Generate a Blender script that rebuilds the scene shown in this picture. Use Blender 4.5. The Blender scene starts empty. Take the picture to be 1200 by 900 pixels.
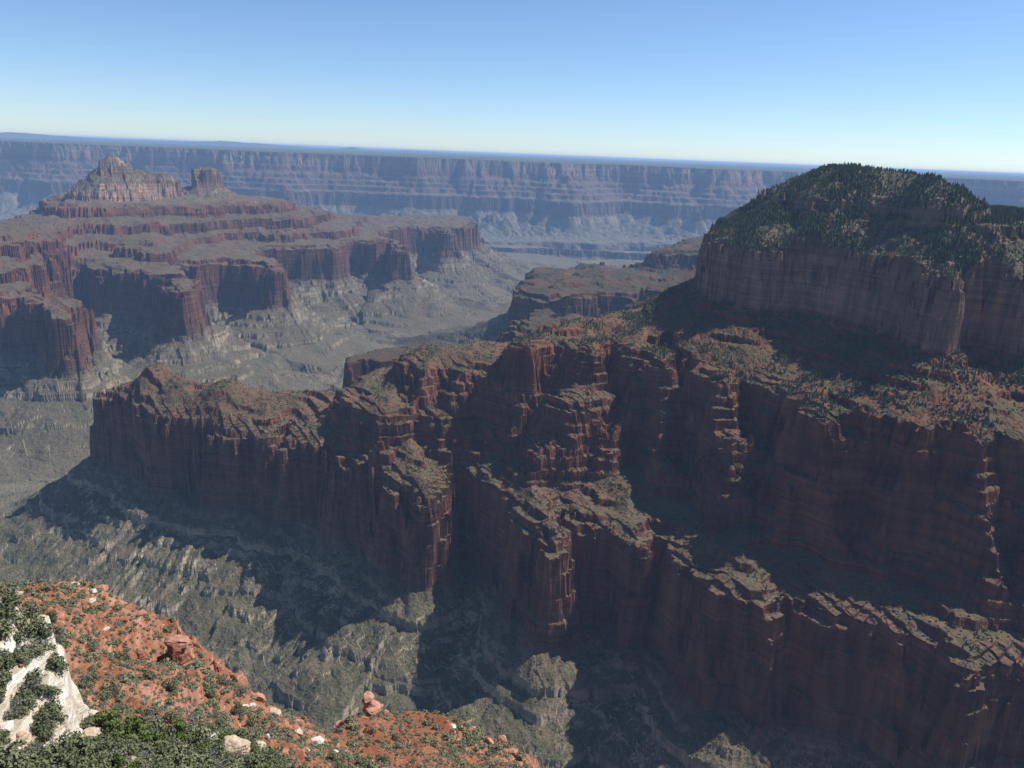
import bpy, math, random
import numpy as np

# ---------------------------------------------------------------- camera, light, exposure
DETAIL = 1.0
scene = bpy.context.scene
C = scene.collection
PITCH, ROLL = math.radians(16.1), math.radians(2.25)
cam_data = bpy.data.cameras.new('camera')
cam = bpy.data.objects.new('camera', cam_data)
C.objects.link(cam)
cam_data.sensor_width = 36.0
cam_data.lens = 28.0
cam_data.clip_start = 0.5
cam_data.clip_end = 400000.0
from mathutils import Matrix, Vector
fw = Vector((0, math.cos(PITCH), -math.sin(PITCH)))
up0 = Vector((0, math.sin(PITCH), math.cos(PITCH)))
rt0 = Vector((1, 0, 0))
rt = rt0 * math.cos(ROLL) + up0 * math.sin(ROLL)
up = up0 * math.cos(ROLL) - rt0 * math.sin(ROLL)
cam.matrix_world = Matrix(((rt.x, up.x, -fw.x, 0), (rt.y, up.y, -fw.y, 0), (rt.z, up.z, -fw.z, 0), (0, 0, 0, 1)))
scene.camera = cam

SUN_AZ, SUN_EL = math.radians(74), math.radians(53)     # azimuth clockwise from +Y
sdir = Vector((math.sin(SUN_AZ) * math.cos(SUN_EL), math.cos(SUN_AZ) * math.cos(SUN_EL), math.sin(SUN_EL)))
world = bpy.data.worlds.new('World')
scene.world = world
world.use_nodes = True
wn = world.node_tree
bg = wn.nodes['Background']
sky = wn.nodes.new('ShaderNodeTexSky')
sky.sky_type = 'NISHITA'
sky.sun_disc = False
sky.sun_elevation = SUN_EL
sky.sun_rotation = SUN_AZ
sky.altitude = 2500
sky.air_density = 1.0
sky.dust_density = 1.3
sky.ozone_density = 6.0
wn.links.new(sky.outputs[0], bg.inputs[0])
bg.inputs[1].default_value = 0.095
sun_data = bpy.data.lights.new('sun', 'SUN')
sun_data.energy = 5.0
sun_data.angle = math.radians(0.5)
sun_data.color = (1.0, 0.95, 0.87)
sun = bpy.data.objects.new('sun', sun_data)
C.objects.link(sun)
sun.rotation_euler = sdir.to_track_quat('Z', 'Y').to_euler()
scene.view_settings.view_transform = 'Standard'
scene.view_settings.look = 'None'
scene.view_settings.exposure = 0.58
scene.view_settings.gamma = 1.0
scene.render.engine = 'CYCLES'
scene.cycles.max_bounces = 4
scene.cycles.diffuse_bounces = 2
scene.cycles.glossy_bounces = 1
scene.cycles.volume_bounces = 0
scene.cycles.use_denoising = True

rng = np.random.default_rng(7)

# ---------------------------------------------------------------- numeric helpers
def hash2(ix, iy, seed):
    h = ix.astype(np.uint32) * np.uint32(374761393) + iy.astype(np.uint32) * np.uint32(668265263) + np.uint32((seed * 2246822519) & 0xffffffff)
    h = (h ^ (h >> np.uint32(13))) * np.uint32(1274126177)
    return h ^ (h >> np.uint32(16))

G8 = np.array([[math.cos(a), math.sin(a)] for a in np.arange(16) * math.pi / 8 + 0.2], np.float32)

def perlin(x, y, seed=0):
    x = np.asarray(x, np.float64); y = np.asarray(y, np.float64)
    fx0 = np.floor(x); fy0 = np.floor(y)
    fx = (x - fx0).astype(np.float32); fy = (y - fy0).astype(np.float32)
    ix = fx0.astype(np.int64); iy = fy0.astype(np.int64)
    def g(dx, dy):
        k = hash2(ix + dx, iy + dy, seed) & np.uint32(15)
        gg = G8[k]
        return gg[..., 0] * (fx - dx) + gg[..., 1] * (fy - dy)
    u = fx * fx * fx * (fx * (fx * 6 - 15) + 10); v = fy * fy * fy * (fy * (fy * 6 - 15) + 10)
    a = g(0, 0); b = g(1, 0); c = g(0, 1); d = g(1, 1)
    return (a + (b - a) * u + ((c + (d - c) * u) - (a + (b - a) * u)) * v) * 1.5

def fbm(x, y, wl, octv=3, seed=0, gain=0.5):
    s = 0; a = 1.0
    for o in range(octv):
        s = s + a * perlin(x / wl + 13.7 * o, y / wl - 7.3 * o, seed + o)
        a *= gain; wl *= 0.47
    return s

def ridged(x, y, wl, octv=2, seed=0):
    s = 0; a = 1.0
    for o in range(octv):
        s = s + a * (1 - 2 * np.abs(perlin(x / wl, y / wl, seed + o)))
        a *= 0.5; wl *= 0.45
    return s

def sstep(a, b, x):
    t = np.clip((x - a) / (b - a), 0, 1)
    return t * t * (3 - 2 * t)

def chaikin(p, n=1):
    p = np.asarray(p, float)
    for _ in range(n):
        q = np.roll(p, -1, 0)
        a = p * 0.78 + q * 0.22; b = p * 0.22 + q * 0.78
        p = np.stack([a, b], 1).reshape(-1, 2)
    return p

class Raster:
    """signed distance (positive outside) to a closed outline, plus the closest outline point, on a plan grid"""
    def __init__(self, poly, cell, margin, smooth=1, closed=True):
        p = chaikin(poly, smooth) if smooth else np.asarray(poly, float)
        self.cell = cell
        self.x0 = p[:, 0].min() - margin; self.y0 = p[:, 1].min() - margin
        nx = int((p[:, 0].max() + margin - self.x0) / cell) + 2; ny = int((p[:, 1].max() + margin - self.y0) / cell) + 2
        self.nx, self.ny = nx, ny
        X, Y = np.meshgrid(self.x0 + np.arange(nx) * cell, self.y0 + np.arange(ny) * cell)
        X = X.astype(np.float32); Y = Y.astype(np.float32)
        best = np.full(X.shape, 1e12, np.float32); cx = np.zeros_like(X); cy = np.zeros_like(X); inside = np.zeros(X.shape, bool)
        n = len(p)
        for i in range(n if closed else n - 1):
            a = p[i].astype(np.float32); b = p[(i + 1) % n].astype(np.float32); ab = b - a
            L = max(float(ab @ ab), 1e-6)
            t = np.clip(((X - a[0]) * ab[0] + (Y - a[1]) * ab[1]) / L, 0, 1)
            qx = a[0] + t * ab[0]; qy = a[1] + t * ab[1]
            dd = (X - qx) ** 2 + (Y - qy) ** 2
            m = dd < best
            best = np.where(m, dd, best); cx = np.where(m, qx, cx); cy = np.where(m, qy, cy)
            if closed and a[1] != b[1]:
                cond = (a[1] > Y) != (b[1] > Y)
                inside ^= cond & (X < (b[0] - a[0]) * (Y - a[1]) / (b[1] - a[1]) + a[0])
        self.d = np.sqrt(best) * np.where(inside, -1, 1).astype(np.float32)
        self.cx, self.cy, self.X, self.Y = cx, cy, X, Y
        self.far = margin
    def uv(self, x, y):
        u = (x - self.x0) / self.cell; v = (y - self.y0) / self.cell
        ok = (u > 0) & (v > 0) & (u < self.nx - 1.001) & (v < self.ny - 1.001)
        return np.clip(u, 0, self.nx - 1.002), np.clip(v, 0, self.ny - 1.002), ok
    def sample(self, arrs, x, y):
        u, v, ok = self.uv(x, y)
        i = u.astype(np.int64); j = v.astype(np.int64)
        fx = (u - i).astype(np.float32); fy = (v - j).astype(np.float32)
        out = []
        for A in arrs:
            out.append(A[j, i] * (1 - fx) * (1 - fy) + A[j, i + 1] * fx * (1 - fy) + A[j + 1, i] * (1 - fx) * fy + A[j + 1, i + 1] * fx * fy)
        return out, ok

# ---------------------------------------------------------------- the rock layers (plan outlines in metres, camera at the origin, +Y ahead)
class Layer:
    def __init__(self, name, poly, prof, cell, margin, n1, n2, n3, seed, region, ramp=0.9, base=None, gully=(0, 40), smooth=1, ledge=0.0):
        self.name, self.n1, self.n2, self.n3, self.seed, self.region, self.ramp, self.base, self.ledge = name, n1, n2, n3, seed, region, ramp, base, ledge
        self.R = Raster(poly, cell, margin, smooth)
        self.jw, self.ja = (21.0, 3.2) if cell <= 5 else (34.0, 5.0) if cell <= 9 else (75.0, 11.0)
        self.pd = np.array([q[0] for q in prof], np.float32); self.pz = np.array([q[1] for q in prof], np.float32)
        self.ga, gw = gully
        R = self.R
        g = ridged(R.cx, R.cy, gw, 2, seed + 50) + 0.5 * perlin(R.cx / (gw * 3), R.cy / (gw * 3), seed + 53)
        self.G = g.astype(np.float32)
    def eval(self, x, y):
        a1, w1 = self.n1; a2, w2 = self.n2; a3, w3 = self.n3
        s = self.seed
        wx = a1 * fbm(x, y, w1, 2, s); wy = a1 * fbm(x, y, w1, 2, s + 9)
        (d, g), ok = self.R.sample((self.R.d, self.G), x + wx, y + wy)
        ok = ok & (d < self.R.far * 0.97)
        ca, sa = math.cos(.6), math.sin(.6)
        u = (x * ca + y * sa) / self.jw + .4 * perlin(x / self.jw / 4, y / self.jw / 4, 63); v = (-x * sa + y * ca) / (self.jw * .8) + .4 * perlin(x / self.jw / 4, y / self.jw / 4, 64)
        eu = (np.floor(u) + .5 - u) * self.jw; ev = (np.floor(v) + .5 - v) * self.jw * .8
        (ds,), ok2 = self.R.sample((self.R.d,), x + wx + .6 * (eu * ca - ev * sa), y + wy + .6 * (eu * sa + ev * ca))
        d = np.where(ok2, d + (ds - d) * sstep(70, 25, d) * sstep(-50, -10, d), d)
        d = d + a2 * ridged(x, y, w2, 2, s + 20) + a3 * fbm(x, y, w3, 2, s + 30)
        for ang, wl, am in ((.6, self.jw, self.ja), (-.25, self.jw * .42, self.ja * .5)):
            ca, sa = math.cos(ang), math.sin(ang)
            u = (x * ca + y * sa) / wl + .35 * perlin(x / wl / 3, y / wl / 3, s + 60); v = (-x * sa + y * ca) / wl + .35 * perlin(x / wl / 3, y / wl / 3, s + 61)
            d = d + am * ((hash2(np.floor(u).astype(np.int64), np.floor(v).astype(np.int64), 7) & np.uint32(1023)).astype(np.float32) / 511.5 - 1)
        z = self.profile(d, x, y)
        if self.ga:
            z = z - self.ga * g * sstep(15, 160, d)
        return d, z, ok
    def profile(self, d, x, y):
        if self.ledge:
            d = d + self.ledge * fbm(x, y, 60 * self.ledge / 8, 2, self.seed + 40) * sstep(0, 20, d) 
        return np.interp(d, self.pd, self.pz).astype(np.float32)

def shifted(prof, dz, s=1.0):
    return [(a * s, b + dz) for a, b in prof]

# profiles: (metres outside the rim, elevation)
RED = [(-500, -622), (-200, -638), (-110, -650), (-60, -672), (-25, -688), (-6, -699), (0, -702), (2, -716), (6, -719), (8, -750), (12, -754), (15, -800), (19, -804), (22, -845), (28, -850), (32, -893),
       (60, -917), (96, -938), (101, -953), (190, -1004), (194, -1014), (330, -1088), (560, -1150), (900, -1195), (1600, -1240)]
SUP_LO = [(-400, -555), (-100, -568), (-40, -586), (0, -602), (2, -613), (13, -619), (15, -637), (27, -643), (29, -662), (41, -668), (44, -690), (80, -716), (300, -830), (600, -1000)]
SUP_MD = [(-400, -468), (-100, -482), (-40, -501), (0, -517), (2, -527), (13, -534), (15, -550), (28, -557), (30, -571), (40, -577), (43, -598), (80, -625), (300, -740), (600, -900)]
SUP_HI = [(-400, -380), (-100, -398), (-40, -416), (0, -432), (2, -444), (12, -450), (14, -467), (26, -473), (28, -490), (40, -496), (43, -515), (80, -540), (300, -650), (600, -800)]
COC = [(-300, -92), (-150, -112), (-60, -150), (-10, -184), (0, -192), (2, -206), (5, -209), (8, -250), (11, -254), (14, -290), (19, -318), (60, -342), (250, -440), (600, -600)]
KAI = [(-260, 4), (-180, 0), (-110, -14), (-55, -42), (-20, -62), (-4, -74), (0, -78), (3, -94), (8, -98), (60, -134), (200, -235), (400, -600)]

near = dict(n1=(13, 75), n2=(4, 24), n3=(2.0, 7))
L = []
def add(name, poly, prof, cell, margin, seed, region, base=None, **k):
    q = dict(near); q.update(k)
    lay = Layer(name, poly, prof, cell, margin, q['n1'], q['n2'], q['n3'], seed, region, q.get('ramp', 6.0), base, q.get('gully', (0, 40)), q.get('smooth', 1), q.get('ledge', 0.0))
    L.append(lay)
    return lay

red = add('redwall', [(-1181, 2190), (-1160, 2195), (-1029, 2076), (-923, 1993), (-861, 1979), (-746, 1931), (-641, 1891), (-595, 1855), (-585, 1920), (-560, 1960), (-545, 1840), (-501, 1845), (-405, 1796), (-304, 1692), (-225, 1612), (-187, 1550), (-144, 1580), (-150, 1700), (-125, 1760), (-69, 1676), (10, 1535), (53, 1458), (95, 1346), (110, 1388), (96, 1535), (129, 1497), (141, 1447), (188, 1432), (225, 1391), (252, 1342), (274, 1424), (298, 1390), (325, 1319), (350, 1213), (401, 1189), (446, 1156), (474, 1225), (487, 1196), (550, 1156), (621, 1131), (660, 1071), (679, 1015), (690, 1000), (720, 1040), (782, 1038), (815, 1010), (866, 993), (1500, 1300), (1600, 2600), (700, 2750), (300, 2600), (-150, 2330), (-330, 2330), (-560, 2180), (-800, 2200), (-1080, 2300)],
          RED, 5, 1500, 100, 3, gully=(9, 30), ledge=20, n1=(13, 80), n2=(-7, 62), n3=(1.0, 9))
slo = add('supai_low', [(-440, 2000), (-350, 1830), (-290, 1745), (-255, 1810), (-205, 1830), (-170, 1765), (-145, 1840), (-85, 1790), (0, 1745), (75, 1760), (60, 1640), (85, 1615), (140, 1625), (225, 1610), (245, 1650), (265, 1700), (310, 1620), (328, 1520), (352, 1600), (370, 1610), (405, 1520), (422, 1385), (450, 1395), (462, 1480), (500, 1345), (625, 1268), (715, 1228), (770, 1150), (815, 1190), (860, 1120), (1000, 1130), (1600, 1500), (1500, 2500), (700, 2650), (420, 2450), (150, 2310), (0, 2290), (-160, 2270), (-350, 2200)],
          SUP_LO, 5, 500, 200, 3, base=red, ledge=6, n1=(9, 60), n2=(-22, 140), n3=(1.5, 9))
smd = add('supai_mid', [(-300, 2060), (-255, 1960), (-225, 1880), (-190, 1930), (-85, 1850), (-10, 1800), (60, 1790), (95, 1790), (110, 1700), (165, 1665), (215, 1690), (240, 1770), (275, 1690), (308, 1710), (328, 1605), (346, 1640), (356, 1740), (385, 1700), (405, 1600), (434, 1460), (456, 1475), (468, 1570), (488, 1470), (528, 1480), (540, 1340), (632, 1290), (722, 1258), (768, 1198), (815, 1240), (855, 1175), (1000, 1160), (1500, 1550), (1400, 2400), (800, 2500), (450, 2400), (150, 2240), (0, 2150), (-160, 2100)],
          SUP_MD, 5, 500, 200, 3, base=slo, ledge=6, n1=(9, 60), n2=(-25, 140), n3=(1.5, 9))
shi = add('supai_high', [(20, 1840), (22, 1790), (77, 1835), (110, 1865), (150, 1840), (174, 1775), (200, 1790), (242, 1900), (262, 1750), (300, 1790), (326, 1695), (346, 1720), (352, 1870), (378, 1800), (400, 1700), (436, 1560), (458, 1575), (472, 1690), (488, 1590), (520, 1570), (540, 1420), (552, 1350), (592, 1345), (645, 1312), (735, 1278), (775, 1250), (812, 1285), (845, 1230), (1000, 1190), (1500, 1600), (1350, 2350), (800, 2450), (430, 2350), (150, 2100), (60, 1950)],
          SUP_HI, 5, 500, 200, 3, base=smd, ledge=6, n1=(9, 60), n2=(-27, 140), n3=(1.5, 9))
coc = add('coconino', [(475, 2020), (500, 1890), (545, 1800), (610, 1800), (660, 1775), (745, 1650), (775, 1545), (770, 1440), (800, 1430), (830, 1500), (880, 1530), (930, 1440), (1100, 1420), (1700, 1700), (1700, 2500), (1200, 2700), (700, 2600), (520, 2250)],
          COC, 5, 500, 500, 4, base=shi, ledge=3, n1=(8, 60))
kai = add('kaibab', [(660, 2090), (670, 1960), (700, 1890), (740, 1860), (790, 1850), (830, 1800), (845, 1700), (885, 1630), (950, 1670), (1000, 1800), (1040, 1950), (990, 2250), (850, 2400), (690, 2300)],
          KAI, 5, 400, 600, 4, base=coc, n1=(32, 140), n2=(-9, 60))
kai2 = add('kaibab_shoulder', [(890, 1610), (930, 1570), (985, 1580), (1040, 1560), (1100, 1600), (1300, 1800), (1300, 2200), (1000, 2200), (930, 1800)],
           [(-400, -84), (-60, -92), (0, -100), (3, -111), (6, -113), (10, -121), (60, -150), (200, -230), (400, -600)], 5, 400, 650, 4, base=coc, n1=(22, 100), n2=(7, 45))

FSL = [(-2500, -575), (-500, -583), (-150, -600), (-20, -622), (0, -628), (4, -644), (12, -657), (18, -690), (100, -718), (450, -840), (900, -1010)]
FSM = [(-2500, -490), (-500, -497), (-150, -514), (-20, -538), (0, -544), (4, -560), (12, -572), (18, -600), (100, -628), (450, -750), (900, -910)]
FSH = [(-2500, -405), (-500, -412), (-150, -430), (-20, -452), (0, -458), (4, -474), (12, -488), (18, -517), (100, -545), (450, -665), (900, -820)]
far = dict(n1=(60, 320), n2=(-30, 260), n3=(8, 36), gully=(42, 150))
def fprof(p, s=1.6, rise=(120, 650)):
    top = [b for a, b in p if a == 0][0]
    return [(-2500, top + rise[0] + 4), (-rise[1], top + rise[0]), (-60, top + 24)] + [(a * s, b) for a, b in p if a >= -12]
tred = add('temple_redwall', [(-2700, 3450), (-2222, 3435), (-2190, 3500), (-2060, 3370), (-2040, 3420), (-1800, 3060), (-1830, 3300), (-2078, 3510), (-2283, 3695), (-2408, 3870), (-2464, 4112), (-2500, 4400), (-2480, 4560), (-2261, 4326), (-2083, 4246), (-1807, 4136), (-1600, 3740), (-1640, 3950), (-1905, 4425), (-2000, 4640), (-1850, 4653), (-1750, 4720), (-1553, 4739), (-1420, 4560), (-1500, 4850), (-1697, 5191), (-1800, 5480), (-1513, 5539), (-1259, 5730), (-1351, 6050), (-1085, 6100), (-966, 6350), (-830, 5620), (-900, 6000), (-1150, 6600), (-1150, 7100), (-1066, 7450), (-723, 7424), (-620, 7000), (-640, 7500), (-520, 7700), (-470, 7800), (-420, 8300), (-600, 9000), (-1500, 8500), (-3000, 7600), (-4000, 7000), (-4300, 5800), (-4300, 3600)],
           fprof(RED, 1.3, (48, 600)), 16, 1900, 1000, 2, ledge=40, **far)
tsl = add('temple_supai_low', [(-2900, 3600), (-2350, 3620), (-2463, 4140), (-2600, 4600), (-2650, 4950), (-2306, 4830), (-2008, 4440), (-2080, 4870), (-2200, 5400), (-2107, 5650), (-1932, 5800), (-1623, 5735), (-1600, 5950), (-1371, 6150), (-1330, 6500), (-1400, 7000), (-1500, 7700), (-3000, 7400), (-3700, 6700), (-3600, 5500), (-3500, 3800)],
          FSL, 16, 1000, 1100, 2, base=tred, ledge=14, n1=(50, 300), n2=(-42, 420), n3=(8, 40))
tsm = add('temple_supai_mid', [(-3000, 3900), (-2550, 3950), (-2560, 4300), (-2700, 4700), (-2800, 5050), (-2600, 5200), (-2400, 5250), (-2250, 5600), (-2107, 5800), (-1932, 6000), (-1700, 6000), (-1600, 6400), (-1700, 7200), (-3000, 7200), (-3700, 6700), (-3350, 5600), (-3150, 4700), (-3050, 4100)],
          FSM, 16, 1000, 1100, 2, base=tsl, ledge=14, n1=(50, 300), n2=(-42, 420), n3=(8, 40))
tsh = add('temple_supai_high', [(-3080, 5330), (-2880, 5200), (-2700, 5500), (-2480, 5620), (-2238, 5782), (-2150, 6100), (-1900, 6200), (-1850, 6600), (-2100, 7000), (-3000, 7000), (-3700, 6500), (-3380, 5860)],
          FSH, 16, 1000, 1100, 2, base=tsm, ledge=14, n1=(50, 300), n2=(-42, 420), n3=(8, 40))
tck = add('temple_cap', [(-3150, 5820), (-3000, 5770), (-2880, 5850), (-2750, 5960), (-2640, 6030), (-2560, 6090), (-2600, 6200), (-2900, 6200), (-3150, 6050)],
          [(-120, -205), (-50, -250), (0, -292), (14, -335), (22, -342), (40, -412), (200, -500), (600, -660)], 12, 700, 1400, 2, n1=(30, 140), n2=(14, 60), n3=(4, 20))
tpk = add('temple_peak', [(-3060, 5880), (-2940, 5830), (-2820, 5930), (-2870, 6050), (-3040, 6010)],
          [(-70, -125), (-40, -152), (0, -198), (14, -232), (60, -262), (200, -380), (400, -800)], 10, 300, 1450, 2, n1=(12, 90), n2=(8, 50), n3=(4, 20))
tp2 = add('temple_tower', [(-2565, 6400), (-2460, 6390), (-2370, 6455), (-2420, 6570), (-2550, 6530)],
          [(-50, -190), (-12, -208), (0, -218), (12, -262), (20, -268), (34, -345), (200, -440), (600, -640)], 10, 700, 1500, 2, n1=(14, 90), n2=(10, 50), n3=(4, 20))
m2 = add('mid_redwall_near', [(-620, 2760), (-560, 2740), (-520, 2790), (-430, 2750), (-400, 2850), (-246, 2800), (-36, 2880), (125, 2900), (400, 2800), (900, 3000), (900, 3300), (200, 3200), (-500, 3000)],
         [(-400, -730)] + shifted(RED[5:], -35), 8, 1100, 1600, 3, ledge=16, gully=(8, 40), n1=(26, 130), n2=(6, 40), n3=(3, 12))
m4 = add('mid_redwall_middle', [(-40, 3050), (20, 3400), (66, 3600), (188, 3700), (195, 3450), (366, 3480), (718, 4100), (911, 4200), (1800, 3800), (1800, 3000), (900, 2900), (300, 2950)],
         fprof(RED, 1.2), 12, 1500, 1700, 2, ledge=24, gully=(10, 55), n1=(40, 200), n2=(10, 60), n3=(4, 20))
m3 = add('mid_redwall_far', [(6, 3900), (60, 4500), (160, 4999), (455, 5005), (700, 4900), (818, 4921), (1000, 5200), (1500, 6900), (3500, 6900), (3500, 4000), (1600, 3700), (700, 4150)],
         fprof(RED, 1.3), 14, 1500, 1800, 2, ledge=30, **far)
m3s = add('mid_supai', [(480, 5050), (540, 4960), (736, 5190), (1000, 5400), (1146, 5650), (1500, 6400), (3200, 6500), (3200, 5000), (1500, 4700)],
          shifted(FSL, 70), 14, 900, 1900, 2, base=m3, ledge=14, n1=(40, 260), n2=(16, 90), n3=(6, 28))
m4s = add('mid_supai_near', [(560, 3700), (700, 3900), (950, 4050), (1700, 3700), (1700, 3100), (900, 3150)],
          shifted(FSL, 30), 14, 900, 1950, 2, base=m4, ledge=14, n1=(30, 200), n2=(12, 70), n3=(6, 28))

# the drainages cut below the bench of the canyon floor
creek = Raster([(-2600, 1500), (-1500, 2850), (-1000, 3300), (-600, 4000), (-280, 4700), (-30, 5700), (180, 7000), (450, 9000), (700, 10600)], 25, 1500, 2, closed=False)
river = Raster([(-9000, 12500), (-6000, 11200), (-3000, 10600), (-1500, 10900), (0, 10400), (700, 10700), (2000, 10300), (3500, 10900), (6000, 10300), (9000, 11000)], 40, 2500, 2, closed=False)
FLOOR = -1180.0

def canyon_floor(x, y):
    z = FLOOR + 14 * fbm(x, y, 900, 4, 71) + 52 * (ridged(x + 120 * fbm(x, y, 500, 2, 73), y, 620, 4, 72) - .2) * sstep(2300, 3200, np.hypot(x, y)) * sstep(10500, 8500, y)
    r = np.hypot(x, y)
    w = 90 * fbm(x, y, 600, 4, 75)
    for R, wid, dep in ((creek, 270, 300), (river, 620, 420)):
        (d,), ok = R.sample((R.d,), x + w, y + 90 * fbm(x, y, 600, 4, 79))
        d = d + 26 * ridged(x, y, 220, 3, 81)
        t = d / wid
        cut = np.interp(t, [0, .12, .75, .8, .83, 1.0, 3.0], [1, .95, .34, .31, .12, .09, 0]) * dep
        cut = cut + 26 * ridged(x, y, 110, 3, 85) * sstep(0, .3, t) * sstep(.85, .5, t)
        rise = np.interp(t, [0, 1, 4, 8], [0, 0, 30, 60])
        z = np.where(ok, z - cut, z)
    return z

RIMZ = -108.0
RIMP = [(-60000, RIMZ), (-300, RIMZ), (0, RIMZ - 6), (30, -185), (70, -205), (95, -300), (130, -312), (165, -385), (330, -455), (360, -500), (480, -530), (510, -580), (640, -610), (670, -660), (800, -690), (860, -710), (905, -890),
        (1100, -985), (1130, -1010), (1500, -1120), (2000, -1165), (2500, -1185), (2650, -1300), (3100, -2200)]
RP = np.array(RIMP, np.float32)

MOUNTS = [(-20100, 33500, 1500, 1500, 95), (-18700, 34500, 3400, 1800, 60), (-22500, 33500, 3200, 1800, 50), (-12500, 36000, 1700, 1500, 80), (-14500, 36500, 2600, 1500, 80), (-10600, 36500, 2600, 1500, 70), (-6900, 33500, 560, 700, 125), (-4500, 38000, 3000, 1500, 70)]
def south_rim(x, y):
    u = x + 500 * fbm(x, y, 2600, 2, 90)
    v = y + 500 * fbm(x, y, 2600, 2, 92)
    line = 13750 + 0.02 * x + 300 * np.sin(x / 2400.0) + 520 * fbm(x, y * 0 + 3.0, 4200, 3, 91)
    d = line - v
    d = d + 420 * ridged(u, v, 1700, 3, 94) * sstep(-700, 600, d)
    d = d + 90 * ridged(x, y, 330, 2, 97) + 24 * fbm(x, y, 90, 2, 99)
    d2 = d + 120 * fbm(x, y, 900, 2, 101) * sstep(200, 700, d)
    z = np.interp(d2, RP[:, 0], RP[:, 1]).astype(np.float32)
    z = z - 26 * ridged(u, v, 170, 2, 103) * sstep(900, 1300, d2) * sstep(3000, 1700, d2)
    z = z + (8 * fbm(x, y, 1500, 3, 105) + 14 * fbm(x, y, 7000, 2, 107)) * sstep(-400, -2500, d2)
    for px_, py_, hx, hy, hh in MOUNTS:
        z = z + (hh * np.exp(-((x - px_) / hx) ** 2 - ((y - py_) / hy) ** 2) * (1 + .25 * fbm(x, y, 1400, 3, 109))).astype(np.float32)
    return d2, z

# foreground: heights of the near spur read at scattered points, joined by a thin plate
FG = [(-57.5, 75.6, -70.5), (-54.6, 80.2, -74.4), (-51.3, 87.0, -80.4), (-47.2, 94.9, -87.3), (-44.9, 103.7, -95.1), (-42.7, 116.4, -106.3), (-41.9, 138.8, -126.4), (-36.9, 155.7, -141.3), (-29.1, 169.5, -153.3), (-19.3, 181.0, -163.1), (-5.5, 191.9, -172.3), (11.4, 205.7, -183.8), (-106.5, 163.3, -112.4), (-92.7, 144.9, -107.9), (-75.1, 120.5, -98.6), (-61.2, 100.9, -87.3), (-125.1, 187.0, -117.6), (-127.0, 201.3, -124.3), (-125.6, 211.5, -129.4), (-113.3, 211.6, -134.4), (-102.1, 206.1, -136.9), (-92.9, 201.6, -139.9), (-79.4, 187.9, -143.6), (-69.6, 186.4, -146.2), (-59.7, 184.6, -149.5), (-48.7, 179.5, -152.1), (-93.9, 172.0, -127.4), (-77.4, 130.8, -106.8), (-70.3, 143.7, -116.7), (-54.4, 139.8, -117.1), (-54.2, 96.9, -85.2), (-50.5, 107.8, -94.3), (-49.0, 150.2, -130.4), (-45.5, 231.6, -185.5), (-39.1, 212.4, -176.5), (-19.3, 235.2, -190.7), (-1.0, 226.0, -191.4), (9.2, 211.8, -188.4), (-41.4, 175.2, -154.0), (-49.9, 198.8, -169.4), (-101.7, 188.3, -128.6), (-82.6, 171.1, -126.2), (-67.3, 158.3, -128.0)]
FG += [(-40, 30, -52), (0, 30, -54), (60, 40, -70), (-120, 60, -85), (100, 120, -175)]
EDGE = [(-132.1, 190.7, -119.1), (-130.2, 196.8, -121.9), (-129.6, 205.5, -126.1), (-127.6, 215.0, -131.0), (-115.2, 215.1, -135.8), (-104.3, 210.6, -139.0), (-93.9, 205.6, -142.0), (-79.7, 192.1, -146.7), (-71.3, 191.1, -149.6), (-60.9, 188.4, -152.0), (-49.7, 183.4, -154.5), (-51.0, 207.8, -175.1), (-47.6, 235.2, -184.3), (-39.8, 232.6, -187.5), (-31.6, 237.9, -193.8), (-19.6, 239.2, -193.2), (-8.8, 235.8, -193.6), (0.4, 230.0, -194.0), (10.0, 218.8, -193.2), (16.0, 209.4, -195.2), (26.6, 178.0, -187.2)]
EDGE = [(a, b) for a, b, c in EDGE] + [(60, 20), (20, -30), (-60, -60), (-200, -20), (-260, 60), (-260, 170)]
WHITE = [(-76.9, 107.3, -66.7), (-72.7, 105.3, -65.9), (-69.4, 102.8, -65.9), (-67.6, 100.4, -66.6), (-64.8, 97.4, -67.8), (-61.4, 93.7, -70.1), (-59.0, 91.7, -71.7), (-57.0, 89.3, -72.1), (-55.5, 85.6, -72.1), (-54.1, 81.7, -72.0), (-49.9, 72.5, -70.8), (-45.2, 59.8, -65.6)]
WHITE = [(a, b) for a, b, c in WHITE] + [(-70, 40), (-140, 75), (-150, 110)]
WPT = [(-80.6, 102.0, -63.7), (-74.7, 103.9, -66.0), (-72.8, 105.3, -66.2), (-69.4, 102.7, -66.2), (-65.0, 97.3, -67.7), (-61.5, 93.6, -70.1), (-57.3, 90.3, -72.9), (-67.8, 96.6, -66.7), (-64.5, 89.1, -68.0), (-60.8, 88.1, -69.7), (-61.5, 82.6, -68.0), (-68.2, 83.7, -65.5), (-56.9, 84.7, -72.0), (-58.3, 80.0, -70.7), (-54.9, 80.6, -74.8), (-57.8, 76.0, -70.9), (-60.4, 72.0, -67.4), (-53.2, 82.9, -76.8)]

def thin_plate(pts, lam=4.0):
    P = np.array(pts, float); n = len(P)
    def U(r2): return np.where(r2 > 0, r2 * np.log(np.maximum(r2, 1e-9)), 0) * 0.5
    K = U(((P[:, None, :2] - P[None, :, :2]) ** 2).sum(-1)) + lam * np.eye(n)
    Q = np.c_[np.ones(n), P[:, :2]]
    A = np.block([[K, Q], [Q.T, np.zeros((3, 3))]])
    w = np.linalg.solve(A, np.r_[P[:, 2], 0, 0, 0])
    def f(x, y):
        s = w[n] + w[n + 1] * x + w[n + 2] * y
        for i in range(n):
            s = s + w[i] * U((x - P[i, 0]) ** 2 + (y - P[i, 1]) ** 2)
        return s
    return f

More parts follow.
